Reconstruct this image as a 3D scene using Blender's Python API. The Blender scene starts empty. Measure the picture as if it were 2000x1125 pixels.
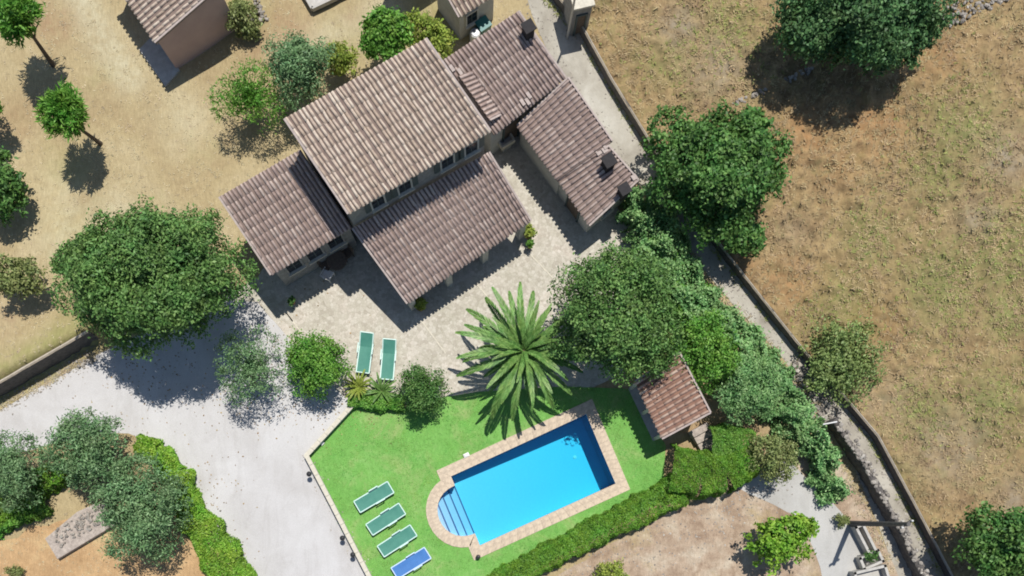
import bpy, bmesh, math, random
import numpy as np
from mathutils import Vector, Matrix

random.seed(7); RNG = np.random.default_rng(11)
S = bpy.context.scene
COL = S.collection
R = math.radians

# ------------------------------------------------------------------ camera, light
# ground scale: 38 photo pixels per metre; the drone hangs straight above NADIR, 42 m up,
# and the picture is an off-centre crop (lens shift)
PPM, HC = 38.0, 42.0
NX, NY = (935 - 1000) / PPM, (562.5 - 1005) / PPM
cam_d = bpy.data.cameras.new('camera'); cam = bpy.data.objects.new('camera', cam_d); COL.objects.link(cam)
cam.location = (NX, NY, HC); cam.rotation_euler = (0, 0, 0)
cam_d.sensor_width = 36; cam_d.lens = 36 * HC * PPM / 2000
cam_d.shift_x = 65 / 2000; cam_d.shift_y = 442.5 / 2000
cam_d.clip_start = 0.5; cam_d.clip_end = 900
S.camera = cam

SUNV = Vector((245, 595, 1596)).normalized()
el = math.asin(SUNV.z); az = math.atan2(SUNV.x, SUNV.y)
world = bpy.data.worlds.new('World'); S.world = world; world.use_nodes = True
nt = world.node_tree
sky = nt.nodes.new('ShaderNodeTexSky'); sky.sky_type = 'NISHITA'; sky.sun_disc = False
sky.sun_elevation = el; sky.sun_rotation = az; sky.air_density = 1.0; sky.dust_density = 0.6; sky.ozone_density = 1.5
bg = nt.nodes['Background']; bg.inputs['Strength'].default_value = 0.095
nt.links.new(sky.outputs[0], bg.inputs[0])
sun_d = bpy.data.lights.new('sun', 'SUN'); sun_d.energy = 4.9; sun_d.angle = R(0.5); sun_d.color = (1.0, 0.955, 0.89)
sun = bpy.data.objects.new('sun', sun_d); COL.objects.link(sun); sun.location = (10, 25, 60)
sun.rotation_euler = SUNV.to_track_quat('Z', 'Y').to_euler()
S.view_settings.view_transform = 'Standard'; S.view_settings.look = 'None'
S.view_settings.gamma = 1; S.view_settings.use_curve_mapping = False
S.view_settings.exposure = 0.02
S.render.engine = 'CYCLES'
S.cycles.filter_width = 1.85; S.cycles.max_bounces = 8; S.cycles.transparent_max_bounces = 16

# ------------------------------------------------------------------ helpers
def W(px, py, h=0.0):
    """place in the world of a photo pixel, at height h above the yard"""
    X = (px - 1000) / PPM; Y = (562.5 - py) / PPM; f = 1 - h / HC
    return Vector((NX + (X - NX) * f, NY + (Y - NY) * f, h))

def tag(o, label=None, cat=None, group=None, kind=None):
    if label: o['label'] = label
    if cat: o['category'] = cat
    if group: o['group'] = group
    if kind: o['kind'] = kind
    return o

def thing(name, loc, label, cat, group=None, rz=0):
    o = bpy.data.objects.new(name, None); o.empty_display_size = 0.3; COL.objects.link(o)
    o.location = loc; o.rotation_euler = (0, 0, rz)
    return tag(o, label, cat, group)

def link(name, me, mat=None, parent=None):
    o = bpy.data.objects.new(name, me); COL.objects.link(o)
    if mat is not None and not me.materials: me.materials.append(mat)
    if parent is not None: o.parent = parent
    return o

def np_mesh(name, V, F):
    """F: (n,k) index array of k-gons"""
    V = np.asarray(V, dtype=np.float32); F = np.asarray(F, dtype=np.int32)
    me = bpy.data.meshes.new(name); n, k = F.shape
    me.vertices.add(len(V)); me.vertices.foreach_set('co', V.ravel())
    me.loops.add(n * k); me.loops.foreach_set('vertex_index', F.ravel())
    me.polygons.add(n); me.polygons.foreach_set('loop_start', np.arange(0, n * k, k, dtype=np.int32))
    me.polygons.foreach_set('loop_total', np.full(n, k, dtype=np.int32))
    me.update(calc_edges=True); me.validate()
    return me

class MB:
    """collects simple shapes into one mesh"""
    def __init__(s, off=(0, 0, 0)): s.v = []; s.f = []; s.o = Vector(off)
    def add(s, vs, fs):
        b = len(s.v); s.v += [Vector(v) - s.o for v in vs]; s.f += [[b + i for i in f] for f in fs]
    def hexa(s, p):      # 8 points: bottom ring 0-3, top ring 4-7 (ccw from above)
        s.add(p, [(3, 2, 1, 0), (4, 5, 6, 7), (0, 1, 5, 4), (1, 2, 6, 5), (2, 3, 7, 6), (3, 0, 4, 7)])
    def box(s, c, size, rz=0.0, M=None):
        x, y, z = [a / 2 for a in size]
        m = M if M is not None else Matrix.Rotation(rz, 3, 'Z')
        p = [Vector((a, b, d)) for d in (-z, z) for a, b in ((-x, -y), (x, -y), (x, y), (-x, y))]
        s.hexa([Vector(c) + m @ q for q in p])
    def bar(s, a, b, w, t):
        a = Vector(a); b = Vector(b); d = (b - a); L = d.length
        m = d.to_track_quat('Y', 'Z').to_matrix(); s.box((a + b) / 2, (w, L, t), M=m)
    def prism(s, ring, z0, z1):
        n = len(ring); vs = [(p[0], p[1], z0) for p in ring] + [(p[0], p[1], z1) for p in ring]
        s.add(vs, [tuple(range(n - 1, -1, -1)), tuple(range(n, 2 * n))] + [(i, (i + 1) % n, n + (i + 1) % n, n + i) for i in range(n)])
    def tube(s, pts, radii, seg=8, cap=True):
        pts = [Vector(p) for p in pts]; rings = []
        for i, p in enumerate(pts):
            d = (pts[min(i + 1, len(pts) - 1)] - pts[max(i - 1, 0)]).normalized()
            a = d.cross(Vector((0.31, 0.94, 0.12))).normalized(); b = d.cross(a)
            rings.append([p + radii[i] * (math.cos(t) * a + math.sin(t) * b) for t in [2 * math.pi * k / seg for k in range(seg)]])
        vs = [v for r in rings for v in r]; fs = []
        for i in range(len(pts) - 1):
            for k in range(seg):
                fs.append((i * seg + k, i * seg + (k + 1) % seg, (i + 1) * seg + (k + 1) % seg, (i + 1) * seg + k))
        if cap: fs += [tuple(range(seg - 1, -1, -1)), tuple((len(pts) - 1) * seg + k for k in range(seg))]
        s.add(vs, fs)
    def lathe(s, c, prof, seg=14):
        c = Vector(c); vs = []; fs = []
        for r, z in prof:
            vs += [c + Vector((r * math.cos(2 * math.pi * k / seg), r * math.sin(2 * math.pi * k / seg), z)) for k in range(seg)]
        for i in range(len(prof) - 1):
            for k in range(seg):
                fs.append((i * seg + k, i * seg + (k + 1) % seg, (i + 1) * seg + (k + 1) % seg, (i + 1) * seg + k))
        fs += [tuple(range(seg - 1, -1, -1)), tuple((len(prof) - 1) * seg + k for k in range(seg))]
        s.add(vs, fs)
    def mesh(s, name, recalc=True):
        me = bpy.data.meshes.new(name); me.from_pydata([tuple(v) for v in s.v], [], s.f); me.update()
        if recalc:
            bm = bmesh.new(); bm.from_mesh(me); bmesh.ops.recalc_face_normals(bm, faces=bm.faces); bm.to_mesh(me); bm.free()
        return me
    def build(s, name, mat, parent=None): return link(name, s.mesh(name), mat, parent)

def inside(P, poly):
    """points (n,2) in polygon"""
    P = np.asarray(P); x, y = P[:, 0], P[:, 1]; r = np.zeros(len(P), bool); n = len(poly)
    for i in range(n):
        x0, y0 = poly[i][0], poly[i][1]; x1, y1 = poly[(i + 1) % n][0], poly[(i + 1) % n][1]
        c = ((y0 > y) != (y1 > y)); 
        with np.errstate(divide='ignore', invalid='ignore'):
            xi = (x1 - x0) * (y - y0) / (y1 - y0) + x0
        r ^= (c & (x < xi))
    return r

def poly_dist(P, line):
    P = np.asarray(P, float); d = np.full(len(P), 1e9)
    for a, b in zip(line[:-1], line[1:]):
        a = np.array(a[:2], float); b = np.array(b[:2], float); ab = b - a
        t = np.clip(((P - a) @ ab) / (ab @ ab), 0, 1); q = a + t[:, None] * ab
        d = np.minimum(d, np.linalg.norm(P - q, axis=1))
    return d

_LAT = np.random.default_rng(3).random((256, 256))
def vnoise(P, f, seed=0):
    Q = np.asarray(P, float)[:, :2] * f + seed * 17.3; i = np.floor(Q).astype(int); u = Q - i; u = u * u * (3 - 2 * u); a, b = i[:, 0] % 256, i[:, 1] % 256; a1, b1 = (a + 1) % 256, (b + 1) % 256
    return (_LAT[a, b] * (1 - u[:, 0]) + _LAT[a1, b] * u[:, 0]) * (1 - u[:, 1]) + (_LAT[a, b1] * (1 - u[:, 0]) + _LAT[a1, b1] * u[:, 0]) * u[:, 1]
def tussock(P):
    return (vnoise(P, 2.3, 1) ** 2 * .26 + vnoise(P, 4.7, 2) ** 2 * .12 + vnoise(P, 1.1, 3) * .08) * (.55 + .9 * vnoise(P, .35, 4))

# ------------------------------------------------------------------ materials
def newmat(name):
    m = bpy.data.materials.new(name); m.use_nodes = True
    return m, m.node_tree, m.node_tree.nodes['Principled BSDF']
def ramp(t, fac, stops):
    r = t.nodes.new('ShaderNodeValToRGB'); e = r.color_ramp.elements
    while len(e) < len(stops): e.new(0.5)
    for i, (p, c) in enumerate(stops): e[i].position = p; e[i].color = (*c, 1)
    t.links.new(fac, r.inputs[0]); return r.outputs[0]
def noise(t, scale, detail=6, rough=0.6, coord='Object', dist=0.0, stretch=None):
    tc = t.nodes.new('ShaderNodeTexCoord'); n = t.nodes.new('ShaderNodeTexNoise')
    n.inputs['Scale'].default_value = scale; n.inputs['Detail'].default_value = detail
    n.inputs['Roughness'].default_value = rough; n.inputs['Distortion'].default_value = dist
    src = tc.outputs[coord]
    if stretch:
        mp = t.nodes.new('ShaderNodeMapping'); mp.inputs['Scale'].default_value = stretch[:3]
        mp.inputs['Rotation'].default_value = (0, 0, stretch[3] if len(stretch) > 3 else 0)
        t.links.new(src, mp.inputs[0]); src = mp.outputs[0]
    t.links.new(src, n.inputs[0]); return n.outputs['Fac']
def mix(t, a, b, fac, mode='MIX'):
    m = t.nodes.new('ShaderNodeMix'); m.data_type = 'RGBA'; m.blend_type = mode
    for s, v in ((m.inputs[6], a), (m.inputs[7], b)):
        if isinstance(v, tuple): s.default_value = (*v, 1)
        else: t.links.new(v, s)
    if isinstance(fac, (int, float)): m.inputs[0].default_value = fac
    else: t.links.new(fac, m.inputs[0])
    return m.outputs[2]
def bump(t, b, h, strength=0.5, dist=0.05):
    n = t.nodes.new('ShaderNodeBump'); n.inputs['Strength'].default_value = strength; n.inputs['Distance'].default_value = dist
    t.links.new(h, n.inputs['Height']); t.links.new(n.outputs[0], b.inputs['Normal'])
def plain(name, c, c2=None, scale=6, rough=0.8, bmp=0.25, metal=0.0, bd=0.02):
    m, t, b = newmat(name); b.inputs['Roughness'].default_value = rough; b.inputs['Metallic'].default_value = metal
    n = noise(t, scale, 8)
    c2 = c2 or tuple(x * 0.78 for x in c)
    t.links.new(ramp(t, n, [(0.32, c2), (0.66, c)]), b.inputs['Base Color'])
    if bmp: bump(t, b, noise(t, scale * 4, 6), bmp, bd)
    return m
def island(t):
    g = t.nodes.new('ShaderNodeNewGeometry'); o = t.nodes.new('ShaderNodeObjectInfo')
    a = t.nodes.new('ShaderNodeMath'); a.operation = 'ADD'
    t.links.new(g.outputs['Random Per Island'], a.inputs[0]); t.links.new(o.outputs['Random'], a.inputs[1])
    f = t.nodes.new('ShaderNodeMath'); f.operation = 'FRACT'; t.links.new(a.outputs[0], f.inputs[0])
    return f.outputs[0]
def leafmat(name, dark, mid, light, rough=0.5, trans=0.25, nscale=0.9):
    m, t, b = newmat(name)
    c = ramp(t, island(t), [(0.0, dark), (0.5, mid), (1.0, light)])
    n = noise(t, nscale, 3)
    hue = t.nodes.new('ShaderNodeHueSaturation'); t.links.new(c, hue.inputs['Color'])
    mh = t.nodes.new('ShaderNodeMapRange'); mh.inputs[1].default_value = .3; mh.inputs[2].default_value = .7; mh.inputs[3].default_value = 0.478; mh.inputs[4].default_value = 0.522
    t.links.new(noise(t, 1.3, 4, .6), mh.inputs[0]); t.links.new(mh.outputs[0], hue.inputs['Hue'])
    mr = t.nodes.new('ShaderNodeMapRange'); mr.inputs[1].default_value = 0.3; mr.inputs[2].default_value = 0.7
    mr.inputs[3].default_value = 0.75; mr.inputs[4].default_value = 1.3
    t.links.new(n, mr.inputs[0]); t.links.new(mr.outputs[0], hue.inputs['Value'])
    t.links.new(hue.outputs[0], b.inputs['Base Color']); b.inputs['Roughness'].default_value = rough; b.inputs['Specular IOR Level'].default_value = 0.25
    tr = t.nodes.new('ShaderNodeBsdfTranslucent'); t.links.new(hue.outputs[0], tr.inputs[0])
    mx = t.nodes.new('ShaderNodeMixShader'); mx.inputs[0].default_value = trans
    t.links.new(b.outputs[0], mx.inputs[1]); t.links.new(tr.outputs[0], mx.inputs[2])
    t.links.new(mx.outputs[0], t.nodes['Material Output'].inputs[0])
    return m
def tilemat(name, cols):
    m, t, b = newmat(name)
    k = len(cols) - 1
    c = ramp(t, island(t), [(i / k, x) for i, x in enumerate(cols)])
    st = ramp(t, noise(t, 7, 6, coord='Object'), [(0.30, (0.72, 0.70, 0.69)), (0.66, (1.12, 1.1, 1.06))])
    t.links.new(mix(t, c, st, 1.0, 'MULTIPLY'), b.inputs['Base Color'])
    b.inputs['Roughness'].default_value = 0.85
    bump(t, b, noise(t, 40, 4), 0.3, 0.01)
    return m

def ground_mat(name, stops, big, stops2, fine=3.2, greens=None, bs=0.6, zones=None):
    m, t, b = newmat(name); b.inputs['Roughness'].default_value = 1.0
    c1 = ramp(t, noise(t, big, 5, 0.6, dist=0.4), stops)
    c2 = ramp(t, noise(t, fine, 9, 0.72, dist=0.6), stops2)
    c = mix(t, c1, c2, 1.0, 'MULTIPLY')
    if greens:
        c = mix(t, c, greens[0], ramp(t, noise(t, greens[1], 6, 0.65), [(greens[2], (0, 0, 0)), (greens[2] + 0.14, (greens[3],) * 3)]))
    if zones:
        at = t.nodes.new('ShaderNodeAttribute'); at.attribute_name = 'zone'; sp = t.nodes.new('ShaderNodeSeparateColor'); t.links.new(at.outputs['Color'], sp.inputs[0])
        nz = noise(t, 1.6, 7, 0.7)
        for i, zc in enumerate(zones):
            ml = t.nodes.new('ShaderNodeMath'); ml.operation = 'MULTIPLY'; t.links.new(sp.outputs[i], ml.inputs[0])
            t.links.new(ramp(t, nz, [(0.28 + .06 * i, (0.25,) * 3), (0.60, (1,) * 3)]), ml.inputs[1])
            c = mix(t, c, zc, ml.outputs[0])
    st = ramp(t, noise(t, 2.2, 6, 0.75, stretch=(5, 1.1, 1, 0.6)), [(0.3, (0.8, 0.78, 0.74)), (0.7, (1.14, 1.13, 1.1))])
    t.links.new(mix(t, c, st, 1.0, 'MULTIPLY'), b.inputs['Base Color'])
    bump(t, b, noise(t, 9, 9, 0.75), bs, 0.12)
    return m

M = {}
M['ground'] = ground_mat('dry_ground', [(0.3, (0.335, 0.26, 0.15)), (0.5, (0.405, 0.335, 0.195)), (0.68, (0.455, 0.39, 0.25))], 0.25,
                         [(0.25, (0.80, 0.77, 0.74)), (0.7, (1.08, 1.07, 1.05))], 2.6, ((0.33, 0.31, 0.15), 0.2, 0.56, 0.5), 0.5, zones=((0.27, 0.27, 0.10), (0.50, 0.46, 0.32), (0.32, 0.215, 0.125)))
M['field'] = ground_mat('dry_field', [(0.3, (0.215, 0.15, 0.08)), (0.5, (0.30, 0.22, 0.118)), (0.7, (0.36, 0.275, 0.148))], 0.8,
                        [(0.28, (0.42, 0.40, 0.37)), (0.48, (0.95, 0.92, 0.87)), (0.72, (1.38, 1.34, 1.25))], 2.4, ((0.215, 0.205, 0.08), 1.1, 0.52, 0.5), 0.6, zones=((0.185, 0.195, 0.07), (0.285, 0.24, 0.175), (0.34, 0.195, 0.09)))
M['dirt'] = ground_mat('yard_dirt', [(0.3, (0.30, 0.215, 0.155)), (0.5, (0.43, 0.335, 0.255)), (0.68, (0.54, 0.47, 0.38))], 0.9,
                       [(0.25, (0.66, 0.63, 0.6)), (0.7, (1.12, 1.12, 1.1))], 3.0, ((0.42, 0.34, 0.16), 0.5, 0.55, 0.5))
M['orange_dirt'] = ground_mat('orange_dirt', [(0.3, (0.42, 0.27, 0.14)), (0.55, (0.52, 0.35, 0.19)), (0.7, (0.56, 0.43, 0.24))], 0.5,
                       [(0.25, (0.72, 0.7, 0.68)), (0.7, (1.1, 1.1, 1.08))], 3.0)
def drive_mat(name, a, b_, c_, fine=14):
    m, t, b = newmat(name); b.inputs['Roughness'].default_value = 0.95
    c1 = ramp(t, noise(t, 0.35, 5, 0.6, dist=0.5), [(0.3, a), (0.55, b_), (0.72, c_)])
    c2 = ramp(t, noise(t, fine, 8, 0.8), [(0.28, (0.86, 0.86, 0.86)), (0.7, (1.05, 1.05, 1.05))])
    t.links.new(mix(t, c1, c2, 1.0, 'MULTIPLY'), b.inputs['Base Color'])
    c3 = ramp(t, noise(t, 0.9, 8, 0.75, dist=1.2, stretch=(1, .35, 1, -.9)), [(0.34, (0.80, 0.785, 0.765)), (0.52, (1, 1, 1))])
    c4 = ramp(t, noise(t, 60, 3, 0.7), [(0.3, (0.8, 0.8, 0.8)), (0.45, (1, 1, 1)), (0.62, (1, 1, 1)), (0.72, (1.12, 1.12, 1.12))])
    last = b.inputs['Base Color'].links[0].from_socket
    t.links.new(mix(t, mix(t, last, c3, 0.5, 'MULTIPLY'), c4, 1.0, 'MULTIPLY'), b.inputs['Base Color'])
    bump(t, b, noise(t, 30, 6, 0.8), 0.35, 0.02); return m
M['drive'] = drive_mat('pale_driveway', (0.455, 0.442, 0.43), (0.52, 0.512, 0.505), (0.555, 0.55, 0.545))
M['concrete_yard'] = drive_mat('concrete_yard', (0.37, 0.36, 0.335), (0.43, 0.425, 0.405), (0.47, 0.465, 0.445))
M['lane'] = drive_mat('lane_surface', (0.27, 0.245, 0.20), (0.41, 0.385, 0.325), (0.49, 0.47, 0.41), 5)
def patio_mat():
    m, t, b = newmat('patio_stone'); b.inputs['Roughness'].default_value = 0.9
    tc = t.nodes.new('ShaderNodeTexCoord'); v = t.nodes.new('ShaderNodeTexVoronoi'); v.inputs['Scale'].default_value = 6.5
    v2 = t.nodes.new('ShaderNodeTexVoronoi'); v2.feature = 'DISTANCE_TO_EDGE'; v2.inputs['Scale'].default_value = 6.5
    t.links.new(tc.outputs['Object'], v.inputs[0]); t.links.new(tc.outputs['Object'], v2.inputs[0])
    sep = t.nodes.new('ShaderNodeSeparateColor'); t.links.new(v.outputs['Color'], sep.inputs[0])
    c = ramp(t, sep.outputs[0], [(0.0, (0.385, 0.35, 0.295)), (0.4, (0.455, 0.425, 0.36)), (0.75, (0.485, 0.45, 0.39)), (1.0, (0.53, 0.50, 0.44))])
    j = ramp(t, v2.outputs[0], [(0.0, (0.78, 0.77, 0.75)), (0.06, (1, 1, 1))])
    st = ramp(t, noise(t, 0.4, 6, 0.65), [(0.3, (0.84, 0.85, 0.80)), (0.52, (1, 1, 0.98)), (0.7, (1.12, 1.07, 1.07))])
    t.links.new(mix(t, mix(t, c, j, 1.0, 'MULTIPLY'), st, 1.0, 'MULTIPLY'), b.inputs['Base Color'])
    bump(t, b, v2.outputs[0], 0.4, 0.02); return m
M['patio'] = patio_mat()
def lawn_mat():
    m, t, b = newmat('lawn_turf'); b.inputs['Roughness'].default_value = 0.9
    c = ramp(t, noise(t, 0.7, 6, 0.65, dist=0.5), [(0.3, (0.12, 0.31, 0.055)), (0.55, (0.155, 0.365, 0.075)), (0.72, (0.205, 0.40, 0.11))])
    st = ramp(t, noise(t, 3.0, 8, 0.75, stretch=(3, 1, 1, 0.5)), [(0.3, (0.78, 0.8, 0.76)), (0.7, (1.15, 1.12, 1.15))])
    c = mix(t, c, (0.30, 0.37, 0.14), ramp(t, noise(t, 0.45, 6, .7, dist=.8), [(.5, (0, 0, 0)), (.68, (.75,) * 3)]))
    t.links.new(mix(t, c, st, 1.0, 'MULTIPLY'), b.inputs['Base Color'])
    bump(t, b, noise(t, 22, 8, 0.8), 0.35, 0.04); return m
M['lawn'] = lawn_mat()
M['blade_dry'] = leafmat('dry_blade', (0.40, 0.335, 0.21), (0.47, 0.40, 0.255), (0.56, 0.49, 0.33), 0.9, 0.0)
M['blade_brown'] = leafmat('brown_blade', (0.24, 0.175, 0.095), (0.35, 0.265, 0.145), (0.47, 0.375, 0.215), 0.9, 0.0, 0.5)
M['blade_green'] = leafmat('green_blade', (0.18, 0.22, 0.055), (0.27, 0.30, 0.09), (0.38, 0.37, 0.15), 0.9, 0.0)
M['blade_lawn'] = leafmat('lawn_blade', (0.13, 0.33, 0.06), (0.17, 0.40, 0.08), (0.24, 0.45, 0.125), 0.9, 0.0)

M['oak'] = leafmat('leaf_dark', (0.04, 0.095, 0.035), (0.085, 0.19, 0.065), (0.16, 0.30, 0.115))
M['carob'] = leafmat('leaf_carob', (0.05, 0.115, 0.03), (0.11, 0.225, 0.055), (0.21, 0.36, 0.11))
M['fig'] = leafmat('leaf_fig', (0.04, 0.105, 0.025), (0.085, 0.20, 0.045), (0.165, 0.31, 0.085))
M['bright'] = leafmat('leaf_bright', (0.06, 0.17, 0.02), (0.125, 0.30, 0.04), (0.22, 0.42, 0.085))
M['lime'] = leafmat('leaf_lime', (0.10, 0.225, 0.02), (0.19, 0.38, 0.038), (0.32, 0.50, 0.08))
M['yellow'] = leafmat('leaf_yellow', (0.14, 0.21, 0.03), (0.26, 0.35, 0.055), (0.40, 0.46, 0.10))
M['olive'] = leafmat('leaf_olive', (0.075, 0.15, 0.06), (0.15, 0.28, 0.115), (0.275, 0.42, 0.21))
M['glauc'] = leafmat('leaf_glaucous', (0.085, 0.205, 0.065), (0.19, 0.37, 0.125), (0.34, 0.52, 0.23))
M['hedge'] = leafmat('leaf_hedge', (0.065, 0.165, 0.015), (0.125, 0.28, 0.028), (0.20, 0.38, 0.05))
M['scrub'] = leafmat('leaf_scrub', (0.12, 0.155, 0.05), (0.21, 0.26, 0.085), (0.33, 0.37, 0.15))
M['palm'] = leafmat('leaf_palm', (0.07, 0.16, 0.035), (0.13, 0.265, 0.06), (0.22, 0.37, 0.11), 0.45, 0.2)
M['bark'] = plain('bark', (0.15, 0.115, 0.085), (0.07, 0.055, 0.04), 9, 0.95, 0.8, bd=0.04)
M['palm_bark'] = plain('palm_bark', (0.20, 0.15, 0.10), (0.09, 0.065, 0.045), 14, 0.95, 0.9, bd=0.06)
T_OLD = [(0.47, 0.37, 0.29), (0.55, 0.445, 0.355), (0.61, 0.505, 0.41), (0.575, 0.465, 0.38), (0.70, 0.605, 0.50), (0.53, 0.425, 0.345)]
T_PURP = [(0.355, 0.27, 0.24), (0.395, 0.305, 0.275), (0.435, 0.345, 0.31), (0.375, 0.29, 0.265), (0.54, 0.45, 0.405), (0.40, 0.31, 0.28)]
T_RED = [(0.38, 0.235, 0.18), (0.47, 0.315, 0.245), (0.54, 0.39, 0.315), (0.43, 0.285, 0.225), (0.60, 0.47, 0.385)]
M['tile_old'] = tilemat('roof_tile_old', T_OLD)
M['tile_purple'] = tilemat('roof_tile_weathered', T_PURP)
M['tile_red'] = tilemat('roof_tile_red', T_RED)
M['deck'] = plain('roof_pan', (0.235, 0.175, 0.145), (0.155, 0.115, 0.10), 5, 0.95, 0.4)
M['deck_red'] = plain('roof_pan_red', (0.26, 0.145, 0.10), (0.16, 0.09, 0.07), 5, 0.95, 0.4)
M['mortar'] = plain('mortar', (0.44, 0.375, 0.34), (0.33, 0.275, 0.25), 8, 0.95, 0.5)
M['plaster'] = plain('plaster', (0.50, 0.50, 0.46), (0.40, 0.395, 0.36), 3, 0.95, 0.4)
M['stonewall'] = plain('stone_wall', (0.36, 0.35, 0.33), (0.24, 0.235, 0.22), 5, 0.95, 0.9, bd=0.06)
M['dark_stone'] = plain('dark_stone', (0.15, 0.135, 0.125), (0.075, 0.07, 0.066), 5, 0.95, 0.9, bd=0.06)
M['bush'] = leafmat('leaf_bush', (0.12, 0.18, 0.05), (0.205, 0.29, 0.09), (0.31, 0.40, 0.15))
M['pinkwall'] = plain('pink_render', (0.52, 0.39, 0.37), (0.45, 0.335, 0.32), 1.2, 0.95, 0.3)
M['wallcap'] = plain('wall_cap', (0.52, 0.46, 0.37), (0.38, 0.335, 0.27), 6, 0.95, 0.6)
M['stone'] = tilemat('loose_stone', [(0.17, 0.155, 0.14), (0.27, 0.25, 0.225), (0.36, 0.335, 0.30), (0.22, 0.20, 0.18), (0.46, 0.44, 0.40)])
M['concrete'] = plain('concrete', (0.47, 0.455, 0.42), (0.35, 0.335, 0.305), 4, 0.9, 0.4)
M['rubble'] = plain('rubble_top', (0.46, 0.40, 0.345), (0.27, 0.23, 0.20), 7, 0.95, 0.8)
M['kerb'] = plain('pale_kerb', (0.60, 0.56, 0.46), (0.46, 0.43, 0.35), 7, 0.9, 0.3)
M['coping'] = tilemat('coping', [(0.51, 0.425, 0.325), (0.52, 0.435, 0.335), (0.515, 0.43, 0.33), (0.53, 0.45, 0.35)])
M['black'] = plain('dark_metal', (0.025, 0.025, 0.028), None, 10, 0.5, 0.0)
M['chimney'] = plain('shadow_black_chimney', (0.03, 0.027, 0.028), (0.018, 0.017, 0.018), 8, 0.9, 0.4)  # near-black: the dark shadow at the chimneys is put into their colour
M['pane'] = plain('dark_pane', (0.02, 0.024, 0.03), None, 3, 0.12, 0.0)
M['shutter'] = plain('shutter', (0.07, 0.10, 0.10), None, 9, 0.6, 0.1)
M['white'] = plain('white_paint', (0.66, 0.66, 0.64), (0.6, 0.6, 0.58), 5, 0.45, 0.0)
M['palegreen'] = plain('pale_frame', (0.52, 0.70, 0.64), (0.46, 0.63, 0.58), 5, 0.4, 0.0)
M['paleblue'] = plain('pale_blue_frame', (0.50, 0.62, 0.78), (0.44, 0.56, 0.72), 5, 0.4, 0.0)
def sling(name, a, b_):
    m, t, b = newmat(name); b.inputs['Roughness'].default_value = 0.7
    st = ramp(t, noise(t, 2.0, 5, 0.6), [(0.3, a), (0.7, b_)])
    t.links.new(st, b.inputs['Base Color']); bump(t, b, noise(t, 120, 2), 0.2, 0.004); return m
M['sling_green'] = sling('sling_green', (0.04, 0.185, 0.14), (0.068, 0.24, 0.18))
M['sling_blue'] = sling('sling_blue', (0.035, 0.14, 0.38), (0.055, 0.185, 0.46))
M['wood'] = plain('weathered_wood', (0.16, 0.12, 0.09), (0.085, 0.065, 0.05), 12, 0.9, 0.5)
M['polewood'] = plain('pole_wood', (0.13, 0.125, 0.12), (0.075, 0.07, 0.068), 8, 0.9, 0.5)
M['galv'] = plain('galvanised', (0.42, 0.43, 0.44), None, 8, 0.45, 0.0, 0.6)
M['terracotta'] = plain('terracotta', (0.36, 0.16, 0.09), None, 8, 0.85, 0.2)
M['teal'] = plain('teal_plastic', (0.02, 0.16, 0.15), None, 4, 0.4, 0.0)
M['basin'] = plain('pool_mosaic', (0.18, 0.445, 0.61), (0.165, 0.42, 0.585), 9, 0.5, 0.1)
M['steptile'] = plain('pool_step', (0.33, 0.44, 0.60), (0.29, 0.41, 0.57), 9, 0.5, 0.1)
M['nosing'] = plain('pool_nosing', (0.02, 0.07, 0.22), None, 9, 0.5, 0.0)
M['flower'] = leafmat('petals', (0.45, 0.10, 0.12), (0.6, 0.2, 0.2), (0.7, 0.5, 0.45))
def water_mat():
    m, t, b = newmat('pool_water'); t.nodes.remove(b); out = t.nodes['Material Output']
    tr = t.nodes.new('ShaderNodeBsdfTransparent'); tr.inputs[0].default_value = (0.97, 0.99, 1, 1)
    gl = t.nodes.new('ShaderNodeBsdfGlossy'); gl.inputs['Roughness'].default_value = 0.03
    bp = t.nodes.new('ShaderNodeBump'); bp.inputs['Strength'].default_value = 0.25; bp.inputs['Distance'].default_value = 0.05
    t.links.new(noise(t, 2.4, 4, 0.5, dist=0.7), bp.inputs['Height'])
    fr = t.nodes.new('ShaderNodeFresnel'); fr.inputs[0].default_value = 1.33
    t.links.new(bp.outputs[0], fr.inputs['Normal']); t.links.new(bp.outputs[0], gl.inputs['Normal'])
    mx = t.nodes.new('ShaderNodeMixShader'); t.links.new(fr.outputs[0], mx.inputs[0])
    t.links.new(tr.outputs[0], mx.inputs[1]); t.links.new(gl.outputs[0], mx.inputs[2]); t.links.new(mx.outputs[0], out.inputs[0])
    va = t.nodes.new('ShaderNodeVolumeAbsorption'); va.inputs[0].default_value = (0.0, 0.91, 0.99, 1); va.inputs[1].default_value = 0.62
    t.links.new(va.outputs[0], out.inputs['Volume'])
    return m
M['water'] = water_mat()

# ------------------------------------------------------------------ pool outline (inner), used by ground and lawn too
PTL, PTR, PBR, PBL = [W(*p) for p in ((880, 930), (1145, 808), (1203, 945), (937, 1066))]
def px_off(a, b, t): return a.lerp(b, t)
ARC_A, ARC_B = PTL.lerp(PBL, 0.13), PTL.lerp(PBL, 0.83)
arc_c = (ARC_A + ARC_B) / 2; arc_u = (ARC_A - ARC_B) / 2; arc_n = Vector((-arc_u.y, arc_u.x, 0)).normalized()
if (arc_n.x > 0): arc_n = -arc_n
ARC_D = 1.42
def arc_pt(a, grow=0.0):
    L = arc_u.length
    return arc_c + arc_u.normalized() * (L + grow) * math.cos(a) + arc_n * (ARC_D + grow) * (abs(math.sin(a)) ** 0.9)
arc = [arc_pt(math.pi * k / 14) for k in range(15)]
POOL = [PTL] + arc + [PBL, PBR, PTR]           # anticlockwise seen from above
def area(p): return sum(p[i].x * p[(i + 1) % len(p)].y - p[(i + 1) % len(p)].x * p[i].y for i in range(len(p))) / 2
if area(POOL) < 0: POOL.reverse()
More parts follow.
